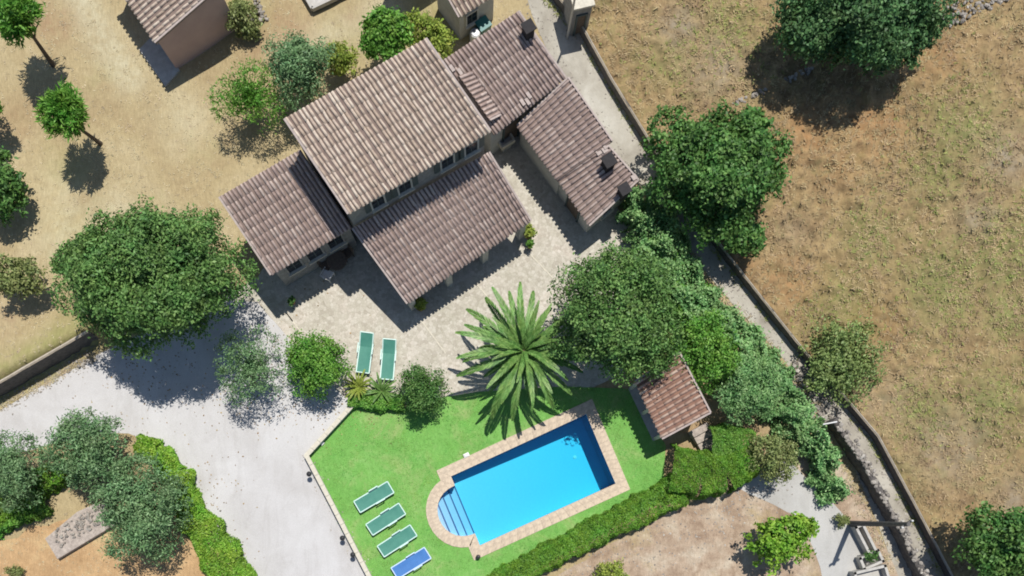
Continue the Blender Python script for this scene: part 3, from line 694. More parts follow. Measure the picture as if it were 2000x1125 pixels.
# as seen along the fall: low edge faces the patio
Qu = [Qu[0], Qu[1], Qu[2], Qu[3]]
tile_roof(ob, [Qu[1], Qu[0], Qu[3], Qu[2]] if False else Qu, 'tile_purple', 'deck', 150, pitch=0.24, verge=(1, 0), label='upper half of the roof')
Qd = [W(1087, 348, 0.049 * HC), W(1151, 441, 0.049 * HC), W(1247, 352, 0.066 * HC), W(1186, 282, 0.066 * HC)]
Qd = [p for p in Qd]
tile_roof(ob, Qd, 'tile_purple', 'deck', 150, pitch=0.24, verge=(1, 1), label='lower half of the roof nearer the pool')
wall_block(ob, Qu, (0.05, 0.05, 0.25, 0.12), M['plaster']); td = wall_block(ob, Qd, (0.05, 0.2, 0.25, 0.12), M['plaster'])
window(ob, td[1], td[2], 0.45, 0.9, 0.6, 0.8, shutters=False)
window(ob, td[0], td[1], 0.5, 0.05, 0.9, 1.85, door=True)
chimney(ob, W(1186, 324, 2.65), 0.46, 0.45); chimney(ob, W(1216, 378, 2.6), 0.40, 0.4)
for u, v in ((0.02, 0.95), (0.08, 0.9), (0.05, 0.8), (0.9, 0.97)):
    p = lerp4(Qd, u, v); mb = MB(ob.location); mb.box(p + Vector((0, 0, .08)), (.26, .26, .08), 0.6); mb.build('mortar_patch', M['mortar'], ob)

# pink walled shed, top left ----------------------------------------
shed = thing('shed', W(400, 20), 'pink rendered shed with a striped tile roof at the top left of the plot', 'shed')
kS = 0.064 * HC
A_, B_, C_, D_ = W(248, 2, kS), W(303, 84, kS), W(470, -75, kS + .55), W(400, -145, kS + .55)
Qs = [A_ + (A_ - B_) * 0.9, B_, B_ + (W(397, 2, kS + .5) - B_) * 1.35, None]
Qs[3] = Qs[0] + (Qs[2] - Qs[1])
tile_roof(shed, Qs, 'tile_old', 'deck', 300, pitch=0.25, row=0.4, ridge=True)
wall_block(shed, Qs, (0.1, 0.1, 0.15, 0.1), M['pinkwall'])
mb = MB(); q = PX([(274, 100), (325, 172), (353, 140), (303, 70)]); mb.prism([(p.x, p.y) for p in q], 0, 0.16)
tag(mb.build('concrete_slab', M['concrete'], None), 'low concrete slab in the shade at the foot of the pink shed', 'slab')

# little house at the top edge ---------------------------------------
sh = thing('cottage', W(920, -20), 'small rendered cottage with tiled roof cut by the top edge of the photo', 'cottage')
kc = 0.052 * HC
L0, L1 = W(896, 34, kc), W(972, -14, kc); up = (W(842, -62, kc + .9) - L0)
Qc = [L0, L1, L1 + up, L0 + up]
tile_roof(sh, Qc, 'tile_old', 'deck', 300, pitch=0.24)
tc_ = wall_block(sh, Qc, (0.12, 0.12, 0.15, 0.12), M['plaster'])
window(sh, tc_[0], tc_[1], 0.35, 0.9, 0.6, 0.8, shutters=False)

mb = MB(sh.location); ring = [W(x, y) for x, y in ((770, -48), (798, -6), (880, -60), (850, -104))]; mb.prism([(p.x, p.y) for p in ring], -.1, 4.2); mb.build('tall_wing', M['plaster'], sh)
# transformer hut ----------------------------------------------------
hut = thing('utility_hut', W(1118, 30), 'small square stone hut with a flat roof beside the lane at the top', 'hut')
ring = [W(x, y) for x, y in ((1112, 70), (1146, 62), (1132, 8), (1098, 16))]
mb = MB(hut.location); mb.prism([(p.x, p.y) for p in ring], -0.1, 2.25); mb.build('wall', M['stonewall'], hut)
c0 = sum((Vector((p.x, p.y, 0)) for p in ring), Vector()) / 4
mb = MB(hut.location); mb.prism([tuple((c0 + (p - c0) * 1.16)[:2]) for p in ring], 2.25, 2.38); mb.build('roof', M['kerb'], hut)
window(hut, ring[0], ring[1], 0.5, 0.1, 0.42, 1.5, door=True)

# pool house ---------------------------------------------------------
ph = thing('pool_house', W(1300, 830), 'open pool house with red clay tile roof at the right end of the lawn', 'pool house')
a, b = W(1240, 745, 2.15), W(1293, 857, 2.15)
c, d = W(1388, 806, 2.75), W(1327, 688, 2.75)
Qh = [a, b, c, d]
tile_roof(ph, Qh, 'tile_red', 'deck_red', 300, pitch=0.255, row=0.4, ridge=True)
for u, v in ((0.04, 0.08), (0.96, 0.08), (0.96, 0.92), (0.04, 0.92), (0.5, 0.08)):
    p = lerp4(Qh, u, v); mb = MB(ph.location); mb.box((p.x, p.y, (p.z - .15) / 2), (.17, .17, p.z - .15), 0.4); mb.build('post', M['kerb'], ph)
mb = MB(ph.location); p, q = lerp4(Qh, 0.02, 0.92), lerp4(Qh, 0.9, 0.92); 
mb.hexa([Vector((p.x, p.y, -.05)), Vector((q.x, q.y, -.05)), Vector((q.x + .15, q.y + .08, -.05)), Vector((p.x + .15, p.y + .08, -.05)), Vector((p.x, p.y, p.z - .16)), Vector((q.x, q.y, q.z - .16)), Vector((q.x + .15, q.y + .08, q.z - .16)), Vector((p.x + .15, p.y + .08, p.z - .16))])
mb.build('wall', M['plaster'], ph)
mb = MB(ph.location); mb.prism([tuple(lerp4(Qh, u, v)[:2]) for u, v in ((.02, .02), (.98, .02), (.98, .98), (.02, .98))], 0.0, 0.06); mb.build('floor', M['concrete'], ph)

# steps and rails below the pool house
st = thing('garden_steps', W(1395, 870), 'dark steps with white handrail below the pool house roof', 'steps')
for i in range(4):
    c = W(1362 + i * 8.5, 842 + i * 12.5); mb = MB(c); mb.box((c.x, c.y, 0.31 - i * 0.08), (0.95, 0.36, 0.62 - i * 0.16), math.atan2(50, 93)); o = mb.build('step', M['rubble'], st); o.location = c - st.location
mb = MB(st.location); a, b = W(1382, 852), W(1402, 884)
mb.tube([a, a + Vector((0, 0, 1.1)), b + Vector((0, 0, .75)), b], [.025] * 4, 6); mb.build('handrail', M['white'], st)

# ------------------------------------------------------------------ swimming pool
pool = thing('swimming_pool', W(1040, 940), 'blue swimming pool with rounded step end and pinkish coping set in the lawn', 'swimming pool')
PB = pool.location
def depth(p):
    t = (p - PTL).dot((PTR - PTL).normalized()) / (PTR - PTL).length
    return -(1.25 + 0.75 * max(0, min(1, t)))
mb = MB(PB); n = len(POOL)
top = [Vector((p.x, p.y, 0.02)) for p in POOL]; bot = [Vector((p.x, p.y, depth(p))) for p in POOL]
mb.add(top + bot, [(i, (i + 1) % n, n + (i + 1) % n, n + i) for i in range(n)])
arcb = [Vector((p.x, p.y, depth(p))) for p in arc]
mb.add([Vector((p.x, p.y, depth(p))) for p in (PTL, PBL, PBR, PTR)], [(0, 1, 2, 3)]); mb.add(arcb, [tuple(range(len(arcb)))])
bo = link('basin', mb.mesh('basin', recalc=False), M['basin'], pool)
# steps inside the round end
def slice_pts(t0, t1, m=8):
    """part of the rounded end between distances t0 < t1 from the pool side (0 = chord, 1 = apex)"""
    L = arc_u.length; e = arc_u.normalized(); out = []
    def half(t): 
        s = min(1.0, t) ** (1 / 0.9); return L * math.sqrt(max(0, 1 - s * s))
    ts = [t0 + (t1 - t0) * i / m for i in range(m + 1)]
    return [arc_c + e * half(t) * 0.995 + arc_n * ARC_D * t * .995 for t in ts] + [arc_c - e * half(t) * .995 + arc_n * ARC_D * t * .995 for t in reversed(ts)]
lv = [0.0, 0.27, 0.54, 0.80, 0.995]
for i in range(4):
    z = -0.98 + 0.22 * i; pts = slice_pts(lv[i], lv[i + 1]); mb = MB(PB); mb.prism([(p.x, p.y) for p in pts], -1.24, z)
    o = mb.build('step', M['steptile'], pool)
    e = arc_u.normalized(); h = (pts[0] - pts[-1]).length / 2 - .02; q = arc_c + arc_n * (ARC_D * lv[i] + .03)
    nb = MB(PB); nb.bar(Vector((q.x, q.y, z + .004)) + e * h, Vector((q.x, q.y, z + .004)) - e * h, 0.07, 0.02); nb.build('nosing', M['nosing'], o)
wp = offset_poly(POOL, -0.006)
mb = MB(PB); zz = -0.13; wn = len(wp)
mb.add([Vector((p.x, p.y, zz)) for p in wp] + [Vector((p.x, p.y, -2.6)) for p in wp], [tuple(range(wn)), tuple(range(2 * wn - 1, wn - 1, -1))] + [(i, wn + i, wn + (i + 1) % wn, (i + 1) % wn) for i in range(wn)])
mb.build('water', M['water'], pool)
# coping slabs, one object each
dense = []; marks = []
edges = [(POOL[i], POOL[(i + 1) % n]) for i in range(n)]
inn = []; out_ = []; offp = offset_poly(POOL, 0.56)
for i in range(n):
    a, b, oa, obb = POOL[i], POOL[(i + 1) % n], offp[i], offp[(i + 1) % n]
    k = max(1, round((b - a).length / 0.42))
    for j in range(k): inn.append(a.lerp(b, j / k)); out_.append(oa.lerp(obb, j / k))
i = 0; N = len(inn)
while i < N:
    step = 1 if (inn[i] - inn[(i + 1) % N]).length > 0.25 else min(2, N - i)
    ia, ib = inn[i], inn[(i + step) % N]; oa, obb = out_[i], out_[(i + step) % N]
    mids = [(inn[(i + 1) % N], out_[(i + 1) % N])] if step == 2 else []
    ring = [ia.lerp(ib, .008) - (ia - oa).normalized() * -.03] + [m_[0] for m_ in mids] + [ib.lerp(ia, .008) + (ib - obb).normalized() * .03, obb.lerp(oa, .008)] + [m_[1] for m_ in mids] + [oa.lerp(obb, .008)]
    c = sum(ring, Vector()) / len(ring); mb = MB(c); z1 = 0.062 + random.uniform(-.004, .004)
    mb.prism([(p.x, p.y) for p in ring], 0.015 + c.z, z1); o = mb.build('coping_slab', M['coping'], pool); o.location = Vector((c.x, c.y, 0)) - PB; o.location.z = 0
    i += step
mb = MB(PB); mb.prism([(p.x, p.y) for p in offset_poly(POOL, 0.57)], -.02, -.01)
def ring_mesh(r0, r1, z):
    m = MB(PB); k = len(r0); m.add([Vector((p.x, p.y, z)) for p in r0] + [Vector((p.x, p.y, z)) for p in r1], [(i, (i + 1) % k, k + (i + 1) % k, k + i) for i in range(k)]); return m
ring_mesh(POOL, offp, 0.032).build('coping_bed', M['mortar'], pool)
sk = MB(PB); c = W(1131, 888); sk.lathe((c.x, c.y, depth(c) + .001), [(.1, 0), (.1, .03), (.05, .045)], 12); sk.build('floor_inlet', M['white'], pool)
c = W(911, 889); mb = MB(); mb.box((c.x, c.y, .085), (.3, .2, .05), .45); mb.box((c.x, c.y, .13), (.2, .12, .05), .45)
tag(mb.build('skimmer_lid', M['white'], None), 'small white skimmer lid on the upper coping of the pool', 'lid')
c = W(934, 1087); mb = MB(); mb.lathe((c.x, c.y, .06), [(.09, 0), (.11, .1), (.12, .25), (.08, .32), (.02, .34)], 10)
tag(mb.build('pool_lamp', M['black'], None), 'small dark lamp on the bottom corner of the pool coping', 'lamp')

# ------------------------------------------------------------------ loungers
def make_lounger(name, loc, rz, label, sl, fr, group, head_up=0.0):
    t = thing(name, loc, label, 'sun lounger', group, rz)
    Lh, wd, z = 2.0, 0.66, 0.33
    f = MB()
    for s in (-1, 1): f.bar((-Lh / 2, s * wd / 2, z), (Lh / 2 - .68, s * wd / 2, z), .055, .05)
    for x in (-Lh / 2, -.3, Lh / 2 - .7): f.bar((x, -wd / 2, z - (.0 if x < -.9 else .06)), (x, wd / 2, z - (.0 if x < -.9 else .06)), .05, .04)
    f.build('frame', M[fr], t)
    for sx in (-.82, .5):
        for sy in (-1, 1):
            l = MB(); l.bar((sx, sy * wd / 2, z), (sx + .05 * (1 if sx > 0 else -1), sy * (wd / 2 + .01), 0), .045, .04); l.build('leg', M[fr], t)
    b = MB(); x0, x1, up = Lh / 2 - .68, Lh / 2, head_up
    for s in (-1, 1): b.bar((x0, s * wd / 2, z), (x1, s * wd / 2, z + up), .055, .05)
    b.bar((x1, -wd / 2, z + up), (x1, wd / 2, z + up), .05, .05)
    bo_ = b.build('backrest', M[fr], t)
    def cloth(xa, za, xb, zb, nx=8):
        V = []; F = []; 
        for i in range(nx + 1):
            for k in range(5):
                u = i / nx; v = k / 4; sag = -.035 * math.sin(math.pi * v) * (0.4 + .6 * math.sin(math.pi * u))
                V.append((xa + (xb - xa) * u, (v - .5) * (wd - .05), za + (zb - za) * u + .012 + sag))
        for i in range(nx):
            for k in range(4): a = i * 5 + k; F.append((a, a + 5, a + 6, a + 1))
        return np_mesh('sling', V, F)
    link('seat_sling', cloth(-Lh / 2 + .02, z, x0, z), M[sl], t); link('back_sling', cloth(x0, z, x1 - .02, z + up), M[sl], bo_)
    for s in (-1, 1):
        a = MB(); xx = .18
        a.bar((xx - .2, s * (wd / 2 + .03), z), (xx - .16, s * (wd / 2 + .04), z + .2), .035, .035); a.bar((xx + .24, s * (wd / 2 + .03), z), (xx + .2, s * (wd / 2 + .04), z + .2), .035, .035)
        a.bar((xx - .24, s * (wd / 2 + .045), z + .215), (xx + .28, s * (wd / 2 + .045), z + .215), .055, .03); a.build('armrest', M[fr], t)
    return t
lg = 'sun loungers on the lawn'
rzL = math.atan2(45, 72)
for (x, y), lab, sl, fr in (((732, 971), 'green sling lounger on the lawn farthest from the blue one', 'sling_green', 'palegreen'),
                            ((755, 1014), 'green sling lounger on the lawn, second from the top of the row', 'sling_green', 'palegreen'),
                            ((777, 1056), 'green sling lounger on the lawn right beside the blue lounger', 'sling_green', 'palegreen'),
                            ((804, 1099), 'blue sling lounger on the lawn at the bottom of the row', 'sling_blue', 'paleblue')):
    make_lounger('sun_lounger', W(x, y), rzL + random.uniform(-.03, .03), lab, sl, fr, lg, 0.05)
make_lounger('sun_lounger', W(715, 692), math.atan2(-70, -9) + math.pi, 'green lounger on the stone patio next to the round green shrub', 'sling_green', 'palegreen', 'green loungers on the patio', .25)
make_lounger('sun_lounger', W(760, 705), math.atan2(-70, -6) + math.pi, 'green lounger on the stone patio farther from the round green shrub', 'sling_green', 'palegreen', 'green loungers on the patio', .25)

# ------------------------------------------------------------------ trees and shrubs
def leaf_cloud(C, D, size, aspect, rng, spiky=0.0, flat=0.5):
    """diamond leaves at C with outward directions D"""
    n = len(C); r = rng.normal(size=(n, 3)); r /= np.linalg.norm(r, axis=1)[:, None]
    nr = D * (1 - flat) + r * flat + np.array([0, 0, 0.25]); nr /= np.linalg.norm(nr, axis=1)[:, None]
    if spiky > 0:
        tg = D * spiky + rng.normal(size=(n, 3)) * (1 - spiky) * 0.6
    else: tg = rng.normal(size=(n, 3))
    if spiky > 0:
        tg /= np.linalg.norm(tg, axis=1)[:, None]; bt = np.cross(tg, r); bt /= np.linalg.norm(bt, axis=1)[:, None]
    else:
        tg -= nr * np.sum(tg * nr, 1)[:, None]; tg /= np.linalg.norm(tg, axis=1)[:, None]; bt = np.cross(nr, tg)
    l = size * rng.uniform(0.6, 1.35, n); w = l / aspect
    tg = tg * l[:, None] * .5; bt = bt * w[:, None] * .5
    lift = nr * (l * .12)[:, None] if spiky == 0 else 0
    V = np.stack([C - tg, C + bt + lift, C + tg, C - bt + lift], 1).reshape(-1, 3)
    return V
def crown_points(n, rx, ry, rz, rng, lobes=26, lobe_r=(0.22, 0.38), fill=0.8, low=-0.35, edge=1.0, sprig=0.15):
    """leaf positions: sprigs of leaves sitting on a lumpy crown surface; a low fill opens the crown up"""
    m = max(12, n // 13)
    d = rng.normal(size=(m * 3, 3)); d /= np.linalg.norm(d, axis=1)[:, None]; d = d[d[:, 2] > low * (1 + .5 * rng.random(len(d)))]
    # more sprigs towards the light
    d = d[rng.random(len(d)) < 0.45 + 0.55 * np.clip(d[:, 2] + .3, 0, 1)][:m]; m = len(d)
    lump = np.zeros(m)
    fr = 2.2 + 0.11 * lobes
    for f, a in ((fr * .5, .10), (fr, .085), (fr * 1.9, .055)):
        for _ in range(3):
            k = rng.normal(size=3); k *= f / np.linalg.norm(k); lump += a * np.sin(d @ k * 1.6 + rng.uniform(0, 6.3))
    opn = 1 - fill
    lump = lump * (1 + 1.1 * opn)
    r = edge * .91 * (1 + lump - .10) - np.abs(rng.normal(0, .05 + .28 * opn, m)) - (rng.random(m) < .18) * rng.uniform(.1, .4, m)
    r = np.clip(r, .1, 1.08)
    c = d * r[:, None] * np.array([rx, ry, rz])
    k = rng.integers(0, m, n); sg = sprig * (rx * ry * rz) ** (1 / 3) * .42 + .035
    P = c[k] + rng.normal(size=(n, 3)) * min(sg, .17) * np.array([1, 1, .8])
    D = d[k] * .8 + rng.normal(size=(n, 3)) * .45; D /= np.linalg.norm(D, axis=1)[:, None]
    return P, D
def limbs(mb, base, top, r, spread, rng, nb=6):
    base = Vector(base); top = Vector(top); m = base.lerp(top, .55) + Vector((rng.uniform(-.1, .1), rng.uniform(-.1, .1), 0))
    mb.tube([base - Vector((0, 0, .1)), base + (m - base) * .3, m, top], [r * 1.25, r, r * .75, r * .4], 8)
    for i in range(nb):
        a = 2 * math.pi * (i + rng.uniform(-.3, .3)) / nb; st_ = base.lerp(top, rng.uniform(.45, .8))
        e = top + Vector((math.cos(a) * spread[0], math.sin(a) * spread[1], rng.uniform(-.25, .35) * spread[2])) * rng.uniform(.55, .8)
        mid = st_.lerp(e, .5) + Vector((0, 0, .12 * spread[2])); mb.tube([st_, mid, e], [r * .5, r * .32, r * .12], 6)
NTREE = [0]
def plant(name, label, cat, px, py, rx, ry, hc, kind, n, size, aspect=2.2, rzf=0.8, rot=0.0, base=None, z0=None, group=None, lobes=26, lobe_r=(0.2, 0.36), spiky=0, fill=0.78, low=-0.35, trunk=None, part='crown', extra=(), flat=.5, twigs=0, edge=1.0):
    NTREE[0] += 1; rng = np.random.default_rng(100 + NTREE[0])
    f = (1 - hc / HC) / PPM; c = W(px, py, hc); rx, ry = rx * f, ry * f; rz = (rx + ry) / 2 * rzf
    b = W(*base) if base else Vector((c.x, c.y, 0))
    zz = z0 if z0 is not None else (gz(b.x, b.y) if c.x < -8 else 0.0); b.z = zz
    t = thing(name, b, label, cat, group)
    P, D = crown_points(n, rx, ry, rz, rng, lobes, lobe_r, fill, low, edge)
    for (dx, dy, sx, sy, dz, nn) in extra:      # extra lumps in px relative to the centre
        P2, D2 = crown_points(nn, sx * f, sy * f, (sx + sy) / 2 * f * rzf, rng, max(6, lobes // 2), lobe_r, fill, low, edge); P2 += np.array([dx * f, -dy * f, dz]); P = np.vstack([P, P2]); D = np.vstack([D, D2])
    cr, sr = math.cos(rot), math.sin(rot); Rm = np.array([[cr, -sr, 0], [sr, cr, 0], [0, 0, 1]])
    P = P @ Rm.T; D = D @ Rm.T
    P += np.array(c - b); P[:, 2] = np.maximum(P[:, 2], 0.08)
    V = leaf_cloud(P, D, size, aspect, rng, spiky, flat); me = np_mesh(part, V, np.arange(len(V)).reshape(-1, 4))
    link(part, me, M[kind], t)
    tr = trunk if trunk is not None else max(.05, min(.26, .045 * (rx + ry)))
    mb = MB(); limbs(mb, (0, 0, 0), (c - b) * 1.0 - Vector((0, 0, rz * .25)), tr, (rx, ry, rz), rng, 6 + twigs)
    mb.build('trunk', M['bark'], t)
    return t

# left field trees
plant('carob_tree', 'huge dense spreading tree beside the driveway, left of the house', 'tree', 301, 543, 178, 134, 4.6, 'carob', 62000, .17, 2.0, .72, R(8), lobes=60, fill=.97, extra=((-140, -70, 64, 50, -.7, 5200),))
plant('citrus_tree', 'shaggy bright green tree in the top left corner', 'tree', 35, 32, 52, 52, 3.3, 'bright', 3400, .36, 4.5, .8, base=(104, 128), spiky=.75, group='small trees in the dry left field')
plant('citrus_tree', 'shaggy bright green tree standing alone in the dry field with its shadow below', 'tree', 131, 221, 48, 51, 3.1, 'bright', 3600, .34, 4.5, .8, base=(196, 280), spiky=.75, group='small trees in the dry left field')
plant('citrus_tree', 'green tree cut by the left edge of the photo, above the olive bush', 'tree', 2, 372, 52, 66, 1.9, 'fig', 4200, .22, 2, .8, base=(20, 385), group='small trees in the dry left field')
plant('fruit_tree', 'small tree just outside the left edge casting a ragged shadow', 'tree', -42, 205, 42, 50, 2.4, 'bright', 2500, .25, 3, .8, base=(-30, 230), group='small trees in the dry left field')
plant('fruit_tree', 'sparse dark olive green bush tree at the left edge beside the terrace wall', 'tree', 34, 543, 55, 46, 2.4, 'scrub', 3800, .16, 1.8, .75, base=(52, 562), group='small trees in the dry left field', lobes=16)
# behind the house
plant('almond_tree', 'feathery light green tree left of the upper roof', 'tree', 487, 190, 70, 58, 1.9, 'bright', 5600, .17, 3.4, .8, base=(505, 215), fill=.1, lobes=40, lobe_r=(.1, .22), spiky=.5, twigs=10, edge=1.12)
plant('olive_tree', 'round blue green olive tree behind the upper roof', 'tree', 584, 132, 66, 68, 2.5, 'olive', 9500, .15, 2.4, .8, lobes=34)
plant('shrub', 'small yellow green shrub right of the olive behind the roof', 'shrub', 662, 118, 36, 36, 1.2, 'yellow', 2600, .15, 2, .8, lobes=14)
plant('lemon_tree', 'bright green leafy tree behind the upper roof edge', 'tree', 748, 72, 50, 52, 2.5, 'bright', 6200, .19, 2, .8, lobes=18)
plant('shrub', 'straggly yellow green shrub between the upper roof and the cottage', 'shrub', 838, 75, 58, 44, 1.6, 'yellow', 4200, .17, 2.2, .7, R(-35), lobes=16, fill=.5)
plant('shrub', 'pale yellow bush on the right corner of the pink shed', 'shrub', 470, 22, 38, 42, .9, 'scrub', 2600, .15, 2, .8, lobes=10, fill=.5)
plant('shrub', 'low dry yellow bush under the pink shed wall', 'shrub', 492, 62, 26, 18, .4, 'scrub', 1100, .13, 2, .6, lobes=8, fill=.4)
# field side
plant('oak_tree', 'very large dark tree at the top right casting a black shadow', 'tree', 1695, 22, 158, 106, 3.3, 'oak', 34000, .19, 1.8, .85, R(0), base=(1668, 110), z0=FZ, lobes=50, lobe_r=(.14, .27), extra=((-80, 20, 80, 70, -.5, 8000), (55, 58, 66, 46, -.6, 4600), (100, 15, 60, 48, -.8, 4000)))
plant('fig_tree', 'big lobed dark green tree beside the lane wall', 'tree', 1408, 342, 117, 132, 3.0, 'fig', 30000, .19, 1.6, .8, base=(1385, 395), z0=FZ, lobes=34, lobe_r=(.18, .34), extra=((70, -95, 48, 44, -.6, 2400), (-85, -75, 52, 62, -.5, 3000), (65, 105, 48, 42, -1.2, 2400)))
plant('fruit_tree', 'sparse green bush growing in the dry field beside the lane', 'tree', 1648, 700, 76, 82, 1.0, 'bush', 8000, .16, 1.9, .5, z0=FZ, lobes=60, fill=.1, lobe_r=(.07, .17), extra=((-30, 20, 50, 50, .1, 1800),))
plant('fig_tree', 'dark green tree cut by the bottom right corner', 'tree', 1962, 1066, 88, 76, 3.0, 'fig', 11000, .19, 1.6, .75, z0=FZ, lobes=24, base=(1925, 1062))
# garden
plant('mulberry_tree', 'large dense green tree between the palm and the lane', 'tree', 1203, 620, 124, 132, 4.0, 'carob', 32000, .16, 1.9, .78, lobes=46, fill=.9, base=(1180, 650), extra=((62, 66, 54, 48, -.6, 5000),))
plant('cypress_shrub', 'bright green shrub beside the pool house, behind its roof', 'shrub', 1372, 688, 66, 70, 2.2, 'bright', 9000, .14, 1.8, .9, lobes=30)
plant('oleander', 'grey green bushy shrub between the pool house and the lane', 'shrub', 1462, 762, 70, 62, 1.9, 'glauc', 9000, .16, 3, .8, lobes=26)
plant('shrub', 'round olive coloured shrub below the clipped hedge', 'shrub', 1506, 892, 47, 52, 1.5, 'scrub', 5200, .13, 1.8, .85, lobes=22, base=(1500, 905))
plant('fig_tree', 'small lime green tree standing on the bare yard at the bottom right', 'tree', 1520, 1058, 58, 56, 1.7, 'lime', 3800, .2, 1.5, .75, base=(1500, 1055), lobes=15, fill=.5, extra=((48, -32, 34, 24, 0, 800),))
plant('round_shrub', 'large round bright green shrub left of the patio loungers', 'shrub', 617, 708, 66, 66, 1.6, 'bright', 12000, .13, 1.8, .9, lobes=40, lobe_r=(.14, .26))
plant('round_shrub', 'tight round green shrub at the top edge of the lawn', 'shrub', 825, 766, 46, 50, 1.2, 'fig', 8000, .11, 1.9, .9, lobes=36, lobe_r=(.12, .22), fill=.86)
plant('olive_tree', 'sparse grey olive tree between the driveway and the round shrub', 'tree', 492, 716, 66, 70, 2.2, 'olive', 5600, .16, 3.4, .75, fill=.1, lobes=46, lobe_r=(.08, .2), edge=1.12, twigs=8, base=(495, 755), trunk=.09)
# bottom left
plant('olive_tree', 'wispy grey green olive tree at the top of the bottom left planting', 'tree', 172, 878, 69, 74, 2.2, 'olive', 11000, .17, 3.0, .75, fill=.5, lobes=50, lobe_r=(.09, .2), edge=1.12, twigs=8, base=(180, 915))
plant('olive_tree', 'grey green olive tree cut by the left edge near the bottom', 'tree', 25, 920, 60, 70, 2.2, 'olive', 10000, .16, 3.0, .75, fill=.55, lobes=40, lobe_r=(.1, .22), edge=1.1, base=(50, 925))
plant('olive_tree', 'blue green olive tree beside the curved yellow hedge', 'tree', 276, 998, 79, 97, 2.2, 'olive', 16000, .17, 2.8, .75, fill=.55, lobes=56, lobe_r=(.09, .2), edge=1.1, base=(300, 1000), twigs=6)
plant('shrub', 'small green shrub at the bottom edge below the long clipped hedge', 'shrub', 1192, 1118, 34, 24, .6, 'yellow', 1500, .13, 2, .7, lobes=10)
plant('weed_clump', 'small grey weed clump on the orange ground at the bottom edge', 'plant', 32, 1116, 20, 14, .3, 'scrub', 600, .11, 2, .7, lobes=6, trunk=.03)

def hedge(name, label, line_px, wpx, h, kind, n, size, aspect=1.9, amp=.08, cat='hedge', zbase=0.0, round_=.25, ground=True):
    """leafy strip along a line of pixels (top surface), width in pixels"""
    NTREE[0] += 1; rng = np.random.default_rng(300 + NTREE[0])
    line = [W(x, y, h) for x, y in line_px]; wd = [w * (1 - h / HC) / PPM for w in (wpx if isinstance(wpx, (list, tuple)) else [wpx] * len(line_px))]
    b = Vector((line[0].x, line[0].y, zbase)); t = thing(name, b, label, cat)
    seg = np.array([(line[i + 1] - line[i]).length for i in range(len(line) - 1)]); k = rng.choice(len(seg), n, p=seg / seg.sum()); u = rng.random(n)
    A = np.array([l[:2] for l in line]); Wd = np.array(wd)
    c = A[k] + (A[k + 1] - A[k]) * u[:, None]; w = Wd[k] + (Wd[k + 1] - Wd[k]) * u
    # smooth normal
    d = A[k + 1] - A[k]; d /= np.linalg.norm(d, axis=1)[:, None]; nr = np.column_stack([-d[:, 1], d[:, 0]])
    # perimeter: left side, top, right side
    per = 2 * h + w; s = rng.random(n) * per
    lx = np.where(s < h, -w / 2, np.where(s < h + w, s - h - w / 2, w / 2)); lz = np.where(s < h, s, np.where(s < h + w, h, per - s))
    D = np.column_stack([nr * np.where(s < h, -1, np.where(s < h + w, lx / w * .8, 1))[:, None], np.where((s >= h) & (s < h + w), 1.0, .25)])
    D /= np.linalg.norm(D, axis=1)[:, None]
    P = np.column_stack([c + nr * lx[:, None], lz + 0 * lx])
    lump = amp * (np.sin(P[:, 0] * 4.1 + 2 * np.sin(P[:, 1] * 2.3)) + np.sin(P[:, 1] * 5.2 + P[:, 2] * 3) + .8 * np.sin(P[:, 0] * 9 + P[:, 1] * 8))
    cr = np.clip(np.abs(lx) / (w / 2), 0, 1) ** 4 * np.clip(lz / h, 0, 1) ** 3 * round_
    P[:, 2] -= cr * .6; P[:, :2] -= nr * (np.sign(lx) * cr * .6)[:, None]
    if amp > .1:
        P[:, 2] += (vnoise(P, 1.25, 5) - .62) * amp * 4.5 * np.clip(lz / h, 0, 1); P[:, :2] += nr * ((vnoise(P, 1.5, 6) - .5) * amp * 3 * np.sign(lx))[:, None]
        q = rng.integers(0, n, n); sp = np.sort(rng.choice(n, max(20, n // 12), replace=False))
        o_ = np.argsort(c @ d.mean(0) + 0 * u); P = P[o_]; D = D[o_]; lump = lump[o_]
        gsz = 12; m_ = (n // gsz) * gsz; jj = np.repeat(np.arange(0, m_, gsz), gsz); near = np.linalg.norm(P[:m_] - P[jj], axis=1) < .45
        P[:m_][near] = P[jj][near] + rng.normal(0, .085, (int(near.sum()), 3))
    P += D * (lump + rng.normal(0, amp * .5, n) - amp)[:, None]; P[:, 2] = np.maximum(P[:, 2] + zbase, .03 + zbase)
    V = leaf_cloud(P - np.array(b), D, size, aspect, rng, 0, .55); link('foliage', np_mesh('foliage', V, np.arange(len(V)).reshape(-1, 4)), M[kind], t)
    # branchy dark inside so that no light leaks through
    mb = MB(b)
    for i in range(len(line) - 1):
        a_, b_ = line[i], line[i + 1]; dd = (b_ - a_).normalized(); m_ = max(1, int((b_ - a_).length / .6))
        for j in range(m_):
            p = a_.lerp(b_, (j + .5) / m_); sd = Vector((-dd.y, dd.x, 0)) * random.uniform(-.2, .2) * wd[i]
            q = Vector((p.x, p.y, zbase)) + sd; mb.tube([q, q + Vector((random.uniform(-.1, .1), random.uniform(-.1, .1), h * .8))], [.035, .012], 5)
    mb.build('stems', M['bark'], t)['kind'] = 'stuff'
    # inner leaves
    return t
hedge('clipped_hedge', 'long dark clipped hedge along the bottom edge of the lawn', [(960, 1150), (1040, 1105), (1150, 1048), (1250, 998), (1335, 955)], [50, 52, 56, 60, 68], 1.2, 'hedge', 30000, .09, amp=.05)
hedge('clipped_hedge', 'clipped bright green hedge block below the pool house steps', [(1314, 915), (1370, 925), (1420, 925), (1475, 895)], [100, 96, 84, 66], 1.6, 'hedge', 26000, .09, amp=.05)
